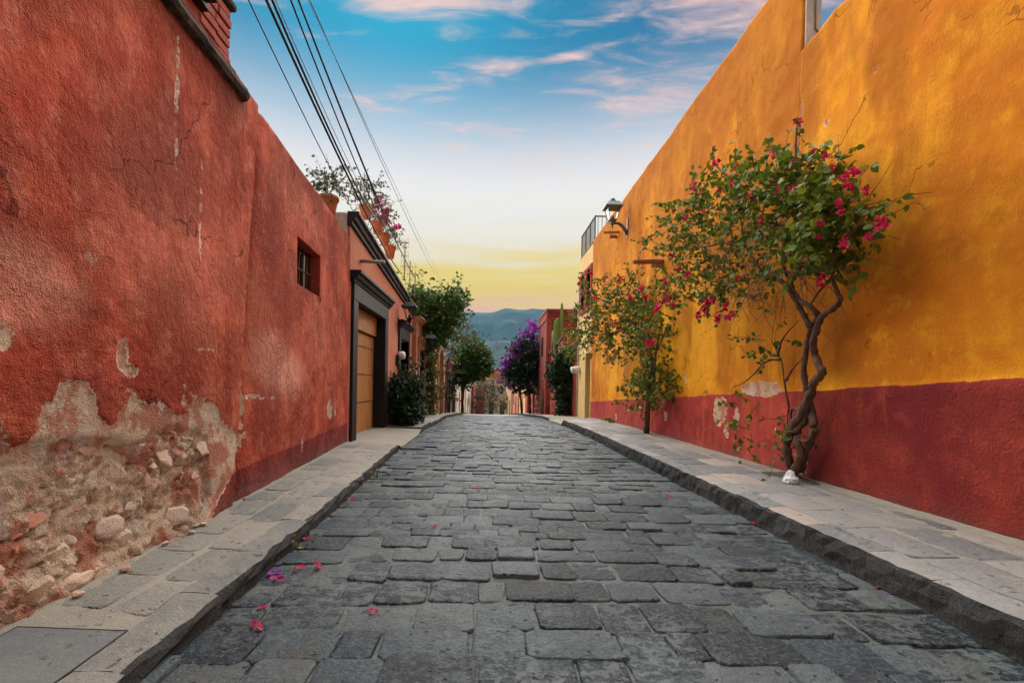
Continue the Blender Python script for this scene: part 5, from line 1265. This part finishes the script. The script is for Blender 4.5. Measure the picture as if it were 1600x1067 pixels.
tb = at(722, 645, Y=30)
plant('round_tree', 'clipped round green tree leaning over the street at left', 'tree', (tb.x, 30, g(30)), blobs_at([(738, 560, 25, 1.8), (728, 575, 20, 1.2), (748, 575, 17, 1.), (735, 545, 18, 1.), (752, 562, 13, .7), (722, 558, 13, .7), (726, 592, 11, .5)], 30, .9), 1500, .34, .16, 'leafE', [[(tb.x, 30, g(30)), (tb.x+.05, 30, .5), at(728, 590, Y=30), at(736, 565, Y=30)], [(tb.x+.03, 30, 0.6), at(722, 590, Y=30), at(724, 575, Y=30)]], seed=36, tr=.10)
plant('street_shrub', 'brownish shrub before the crimson house at the left end of the street', 'shrub', (-1.4, 60, gz(60)), blobs_at([(752, 615, 9, 1), (748, 630, 9, 1), (754, 600, 6, .6), (751, 640, 6, .6)], 60, .8), 180, .7, .2, 'leafF', [[(-.8, 60, gz(60)), (-.75, 60, gz(60)+2.5)]], seed=37, tr=.06)
plant('street_shrub', 'brown-green shrub in front of the end house', 'shrub', (.9, 76, gz(76)), blobs_at([(771, 612, 9, 1), (770, 628, 9, 1), (773, 602, 6, .5), (769, 641, 7, .6)], 74, .9), 180, .8, .22, 'leafF', [[(1.0, 74, gz(74)), (1.1, 74, gz(74)+3)]], seed=38, tr=.06)
plant('street_shrub', 'small yellow-green shrub far down the right side', 'shrub', (3.2, 68, gz(68)), blobs_at([(795, 630, 7, 1), (797, 618, 5, .6), (790, 636, 4, .4)], 66, .7), 110, .6, .2, 'leafC', [[(3.3, 66, gz(66)), (3.4, 66, gz(66)+2)]], seed=39, tr=.05)
# purple bougainvillea tree over the right pavement
pb = at(828, 645, Y=29.5)
t = plant('purple_bougainvillea', 'big dark green bougainvillea tree crowned with purple flowers on the right', 'bougainvillea', (pb.x, 29.5, g(29.5)), blobs_at([(825, 570, 26, 1.8), (845, 575, 22, 1.4), (808, 575, 19, 1.1), (830, 545, 20, 1.2), (850, 555, 18, .8), (820, 595, 16, .7), (838, 600, 18, .8), (815, 545, 14, .6), (858, 580, 16, 1.), (868, 590, 12, .7), (862, 610, 12, .6), (800, 590, 12, .6)], 29.5, 1.), 1600, .36, .16, 'leafB',
      [[(pb.x, 29.5, g(29.5)), (pb.x-.03, 29.5, .4), at(826, 585, Y=29.5)], [(pb.x-.5, 29.7, g(29.5)), at(813, 610, Y=29.6), at(815, 580, Y=29.5)]], seed=40, tr=.09)
for (u, v, rp, n) in [(824, 535, 15, 20), (832, 520, 13, 18), (838, 512, 9, 10), (800, 560, 12, 14), (792, 565, 9, 10), (806, 548, 12, 14), (818, 520, 9, 8), (834, 502, 5, 3), (800, 580, 12, 10), (790, 585, 8, 5), (848, 553, 8, 6), (862, 567, 8, 6), (779, 579, 4, 2), (795, 605, 6, 3), (815, 560, 12, 6), (812, 535, 8, 5), (826, 505, 6, 4), (842, 540, 10, 8), (858, 555, 8, 8), (866, 575, 8, 5), (850, 535, 8, 6), (787, 572, 8, 8), (783, 595, 5, 3)]:
    for k in range(int(n*1.5)):
        a = random.uniform(0, 6.28); r_ = rp*math.sqrt(random.random()); inst('flower_cluster', random.choice(FP), t, at(u+r_*math.cos(a), v+r_*math.sin(a), Y=29.1+random.uniform(-.5, .4)), (a, a*2, a*3), (.5, .5, .5))
plant('climbing_vine', 'dark green vine hanging down the crimson garden wall past the cream house', 'vine', (3.45, 19.5, g(19.5)), blobs_at([(882, 575, 15, 1.2), (875, 590, 14, 1.1), (890, 570, 10, .8), (880, 610, 13, .9), (880, 630, 8, .5), (868, 575, 9, .6), (881, 642, 6, .3), (885, 557, 10, .6)], 19.6, .35), 800, .26, .11, 'leafB', [[(3.5, 19.6, g(19.6)), (3.48, 19.6, .7), (3.5, 19.6, 2.3)]], FL, 7, 41, tr=.04, flz=(2.4, 9))
plant('climbing_vine', 'bare brown creeper stems under the purple bougainvillea', 'vine', (3.2, 26, g(26)), blobs_at([(846, 620, 9, 1), (850, 635, 7, 1), (842, 638, 6, .7)], 26.2, .3), 60, .5, .08, 'leafF', [[(3.15, 26, g(26)), (3.2, 26, .3), (3.15, 26.1, 1.2)], [(3.2, 25.6, g(26)), (3.22, 25.7, .6), (3.2, 25.8, 1.3)]], seed=42, tr=.035)
plant('roof_vine', 'sparse creeper with a few red flowers on the crimson garden wall top', 'vine', (3.6, 19, 2.8), blobs_at([(893, 545, 9, 1), (900, 560, 8, .8), (897, 530, 8, .7), (888, 555, 8, .6)], 18.6, .4), 120, .3, .08, 'leafA', [[(3.7, 18.8, 2.3), (3.6, 18.8, 2.9)]], FL, 5, 43, tr=.02)

# ------------------------------------------------------------------ pots on the roof edge
def pot(u, v, X, hpx, label, pl_label, seed, tall, spread, flw=False, mat='leafD', n=60):
    p = at(u, v, X=X); h = hpx*.92*p.y/F; r = h*.5
    t = thing('plant_pot', p, label, 'pot', 'terracotta pots on the roof edge')
    MB().lathe(p, [(r*.62, 0), (r*.80, h*.45), (r*.95, h*.80), (r*1.06, h*.82), (r*1.06, h*.96), (r*1.0, h), (r*.88, h), (r*.84, h*.86), (.02, h*.85)], 18).out('pot_body', M['terracotta'], t, True)
    MB().lathe(p+Vector((0, 0, h*.84)), [(r*.84, 0), (r*.5, .03), (.02, .045)], 12).out('soil', M['ground'], t)
    b = p + Vector((0, 0, h))
    q = thing('potted_plant', b-Vector((0, 0, .04)), pl_label, 'plant', 'plants in the roof pots')
    bl = [(b.x, b.y, b.z+tall*.35, spread*.7, spread*.8, tall*.35, 1), (b.x+spread*.2, b.y+spread*.3, b.z+tall*.7, spread*.8, spread*.9, tall*.35, .8)]
    P, D, T = sprays(bl, n, .26, 4, seed, .4); foliage(q, 'leaves', P, D, .055, M[mat], seed); twigs(q, T, .005)
    for k in range(3): branch(q, [b+Vector((0, 0, -.03)), b+Vector((random.uniform(-.08, .08), random.uniform(-.08, .08), tall*.3)), b+Vector((random.uniform(-.2, .2), random.uniform(-.2, .2), tall*.7))], .012, .005, 'stem', 5)
    if flw:
        for i in random.Random(seed).sample(range(len(P)), 14): inst('flower_cluster', FK[i % 2], q, P[i], (i, i*2, i*3), (.8, .8, .8))
pot(513, 338, -2.75, 33, 'orange terracotta pot nearest the camera, above the red wall', 'leafy plant in the pot above the red wall', 51, .50, .26, n=80)
pot(571, 342, -2.62, 22, 'wide terracotta pot at the near corner of the dark eave', 'tall airy plant at the near corner of the eave', 52, .60, .30, n=80)
pot(590, 366, -2.62, 22, 'terracotta pot second along the dark eave', 'flowering plant with pink blooms second along the eave', 53, .45, .30, True, n=70)
pot(601, 384, -2.62, 20, 'terracotta pot third along the dark eave', 'pink flowering plant third along the eave', 54, .40, .32, True, n=60)
pot(609, 404, -2.62, 21, 'terracotta pot farthest along the dark eave', 'thin trailing plant in the farthest pot', 55, .30, .28, n=36)
def antenna(u, v0, v1, Y, bars, label, name='roof_antenna'):
    a, b = at(u, v0, Y=Y), at(u+1, v1, Y=Y); t = thing(name, a, label, 'antenna', 'roof antennas')
    MB().tube([a, b], .018, 6).out('mast', M['pipe'], t)
    for (z, L, ang) in bars:
        c = a.lerp(b, z); d = Vector((math.cos(ang), math.sin(ang)*.4, .05))*L; MB().tube([c-d, c+d], .008, 5).out('crossbar', M['pipe'], t)
        for k in (-.8, -.3, .3, .8): MB().tube([c+d*k+Vector((0, 0, -.14)), c+d*k+Vector((0, 0, .14))], .005, 4).out('element', M['pipe'], t)
antenna(648, 462, 425, 14.6, [(.92, .30, .2)], 'small antenna with one crossbar above the dark eave')
antenna(632, 436, 378, 13.0, [(.35, .12, .2), (.62, .14, .6), (.97, .12, .1)], 'tall thin antenna mast behind the last pot')
antenna(640, 455, 408, 14.0, [(.8, .22, .3)], 'short antenna mast between the two taller ones')

# ------------------------------------------------------------------ litter: bag, petals, weeds
def bag():
    import bmesh
    bm = bmesh.new(); bmesh.ops.create_icosphere(bm, subdivisions=3, radius=1)
    for v in bm.verts:
        c = v.co.copy(); n = 1 + .55*(float(fbm(np.array(c.x*2.3+7), np.array(c.y*2.3+c.z*3+9), 5, 3))-.5)*2
        v.co = Vector((c.x*n*.06, c.y*n*.08, max(-.02, c.z)*n*.075 + .05*max(0, c.z)**4))
    me = bpy.data.meshes.new('crumpled_bag'); bm.to_mesh(me); bm.free(); me.materials.append(M['bag'])
    o = bpy.data.objects.new('crumpled_bag', me); C.objects.link(o); p = at(1243, 752, Z=RH+.03); o.location = (p.x-.06, p.y, RH+.022)
    tag(o, 'crumpled white bag lying at the foot of the bougainvillea trunk', 'bag')
bag()
PM = {}
for nm in ('magenta', 'purple', 'pinkf'):
    PM[nm] = [cluster_mesh('fallen_bract', M[nm], 2+k, .018, .05, 200+k) for k in range(2)]
def fallen(u, v, col, where, grp, z=.012, sc=1.):
    p = at(u, v, Z=z); o = bpy.data.objects.new('fallen_bract', PM[col][0]); C.objects.link(o)
    o.location = (p.x, p.y, z + gz(p.y) + .006); sc *= .8; o.scale = (sc, sc, .35*sc); o.rotation_euler = (0, 0, u)
    tag(o, where, 'petal', grp)
LK = 'fallen bougainvillea bracts'
fallen(430, 893, 'purple', 'violet fallen bract lying by the left kerb', LK, sc=1.2); fallen(432, 903, 'pinkf', 'pink fallen bract touching the violet one by the left kerb', LK)
fallen(468, 885, 'magenta', 'magenta fallen bract, left of a pair beside the violet one', LK); fallen(497, 884, 'magenta', 'magenta fallen bract, right of a pair beside the violet one', LK)
fallen(403, 980, 'magenta', 'magenta fallen bract nearest the camera on the left', LK); fallen(411, 948, 'magenta', 'tiny red fallen bract just above the nearest left one', LK, sc=.6)
fallen(549, 779, 'magenta', 'magenta fallen bract against the left kerb far from the violet one', LK); fallen(480, 841, 'magenta', 'magenta fallen bract at the kerb between the near and far left ones', LK, sc=.8)
fallen(748, 764, 'magenta', 'single red fallen bract in the middle of the road', LK, sc=.9); fallen(586, 954, 'magenta', 'red fallen bract in a road joint right of the left kerb', LK, sc=.7)
fallen(1397, 925, 'purple', 'violet fallen bract against the near right kerb', LK, sc=1.3); fallen(1378, 917, 'magenta', 'dark red bract just left of the violet one at the right kerb', LK, sc=.8)
fallen(1174, 806, 'magenta', 'pink fallen bract at the foot of the right kerb below the tree', LK, sc=1.3); fallen(1178, 816, 'magenta', 'small red bract just below the pink one at the right kerb', LK, sc=.8)
fallen(990, 716, 'magenta', 'red bract at the right kerb opposite the smaller bougainvillea', LK, sc=1.2); fallen(1045, 774, 'magenta', 'red bract on the road left of the right kerb', LK, sc=1.)
fallen(1258, 850, 'magenta', 'red bract at the right kerb between pink and violet ones', LK, sc=.9); fallen(1288, 862, 'magenta', 'red bract at the right kerb nearest the violet one', LK, sc=.8)
fallen(632, 708, 'magenta', 'red bract on the road where the driveway dips', LK, sc=1.3); fallen(678, 822, 'magenta', 'lone pink bract on dark stones in the left half of the road', LK, sc=.7)
def weed(u, v, Z, n, label, mat='leafC', sz=.05, sp=.10):
    p = at(u, v, Z=Z); t = thing('weed', (p.x, p.y, p.z), label, 'weed', 'weeds in the pavement joints')
    P, D, T = sprays([(p.x, p.y, p.z+.03, sp*.5, sp, .03, 1)], n, .06, 3, int(u), .6); foliage(t, 'leaves', P, D, sz, M[mat], int(u))
weed(1083, 693, RH, 26, 'green weed at the foot of the ochre wall between the two bougainvilleas', 'leafA', .05, .16)
weed(1055, 684, RH, 18, 'yellowish weed at the wall foot just past the green one', 'leafC', .05, .14)
weed(950, 659, RH, 16, 'green weed at the far end of the ochre wall foot', 'leafA', .06, .2)
weed(1140, 776, 0, 14, 'small weed at the foot of the right kerb under the big bougainvillea', 'leafC', .03, .08)
weed(1215, 822, 0, 10, 'tiny weed at the right kerb foot nearest the camera', 'leafC', .03, .06)
weed(470, 860, 0, 12, 'small weed in the gutter by the left kerb near the violet bract', 'leafC', .022, .08)
weed(590, 745, 0, 14, 'weed in the gutter farther along the left kerb', 'leafC', .03, .12)

# ------------------------------------------------------------------ evening air
def haze():
    n = NT('haze_air'); v = n.N.new('ShaderNodeVolumePrincipled'); v.inputs['Color'].default_value = (.10, .42, .66, 1); v.inputs['Density'].default_value = .00007; v.inputs['Anisotropy'].default_value = .1
    n.t.links.new(v.outputs[0], n.out.inputs['Volume'])
    tag(MB().box((-9500, -2000, -70), (9500, 9500, 640)).out('haze', n.m), kind='stuff')
haze()
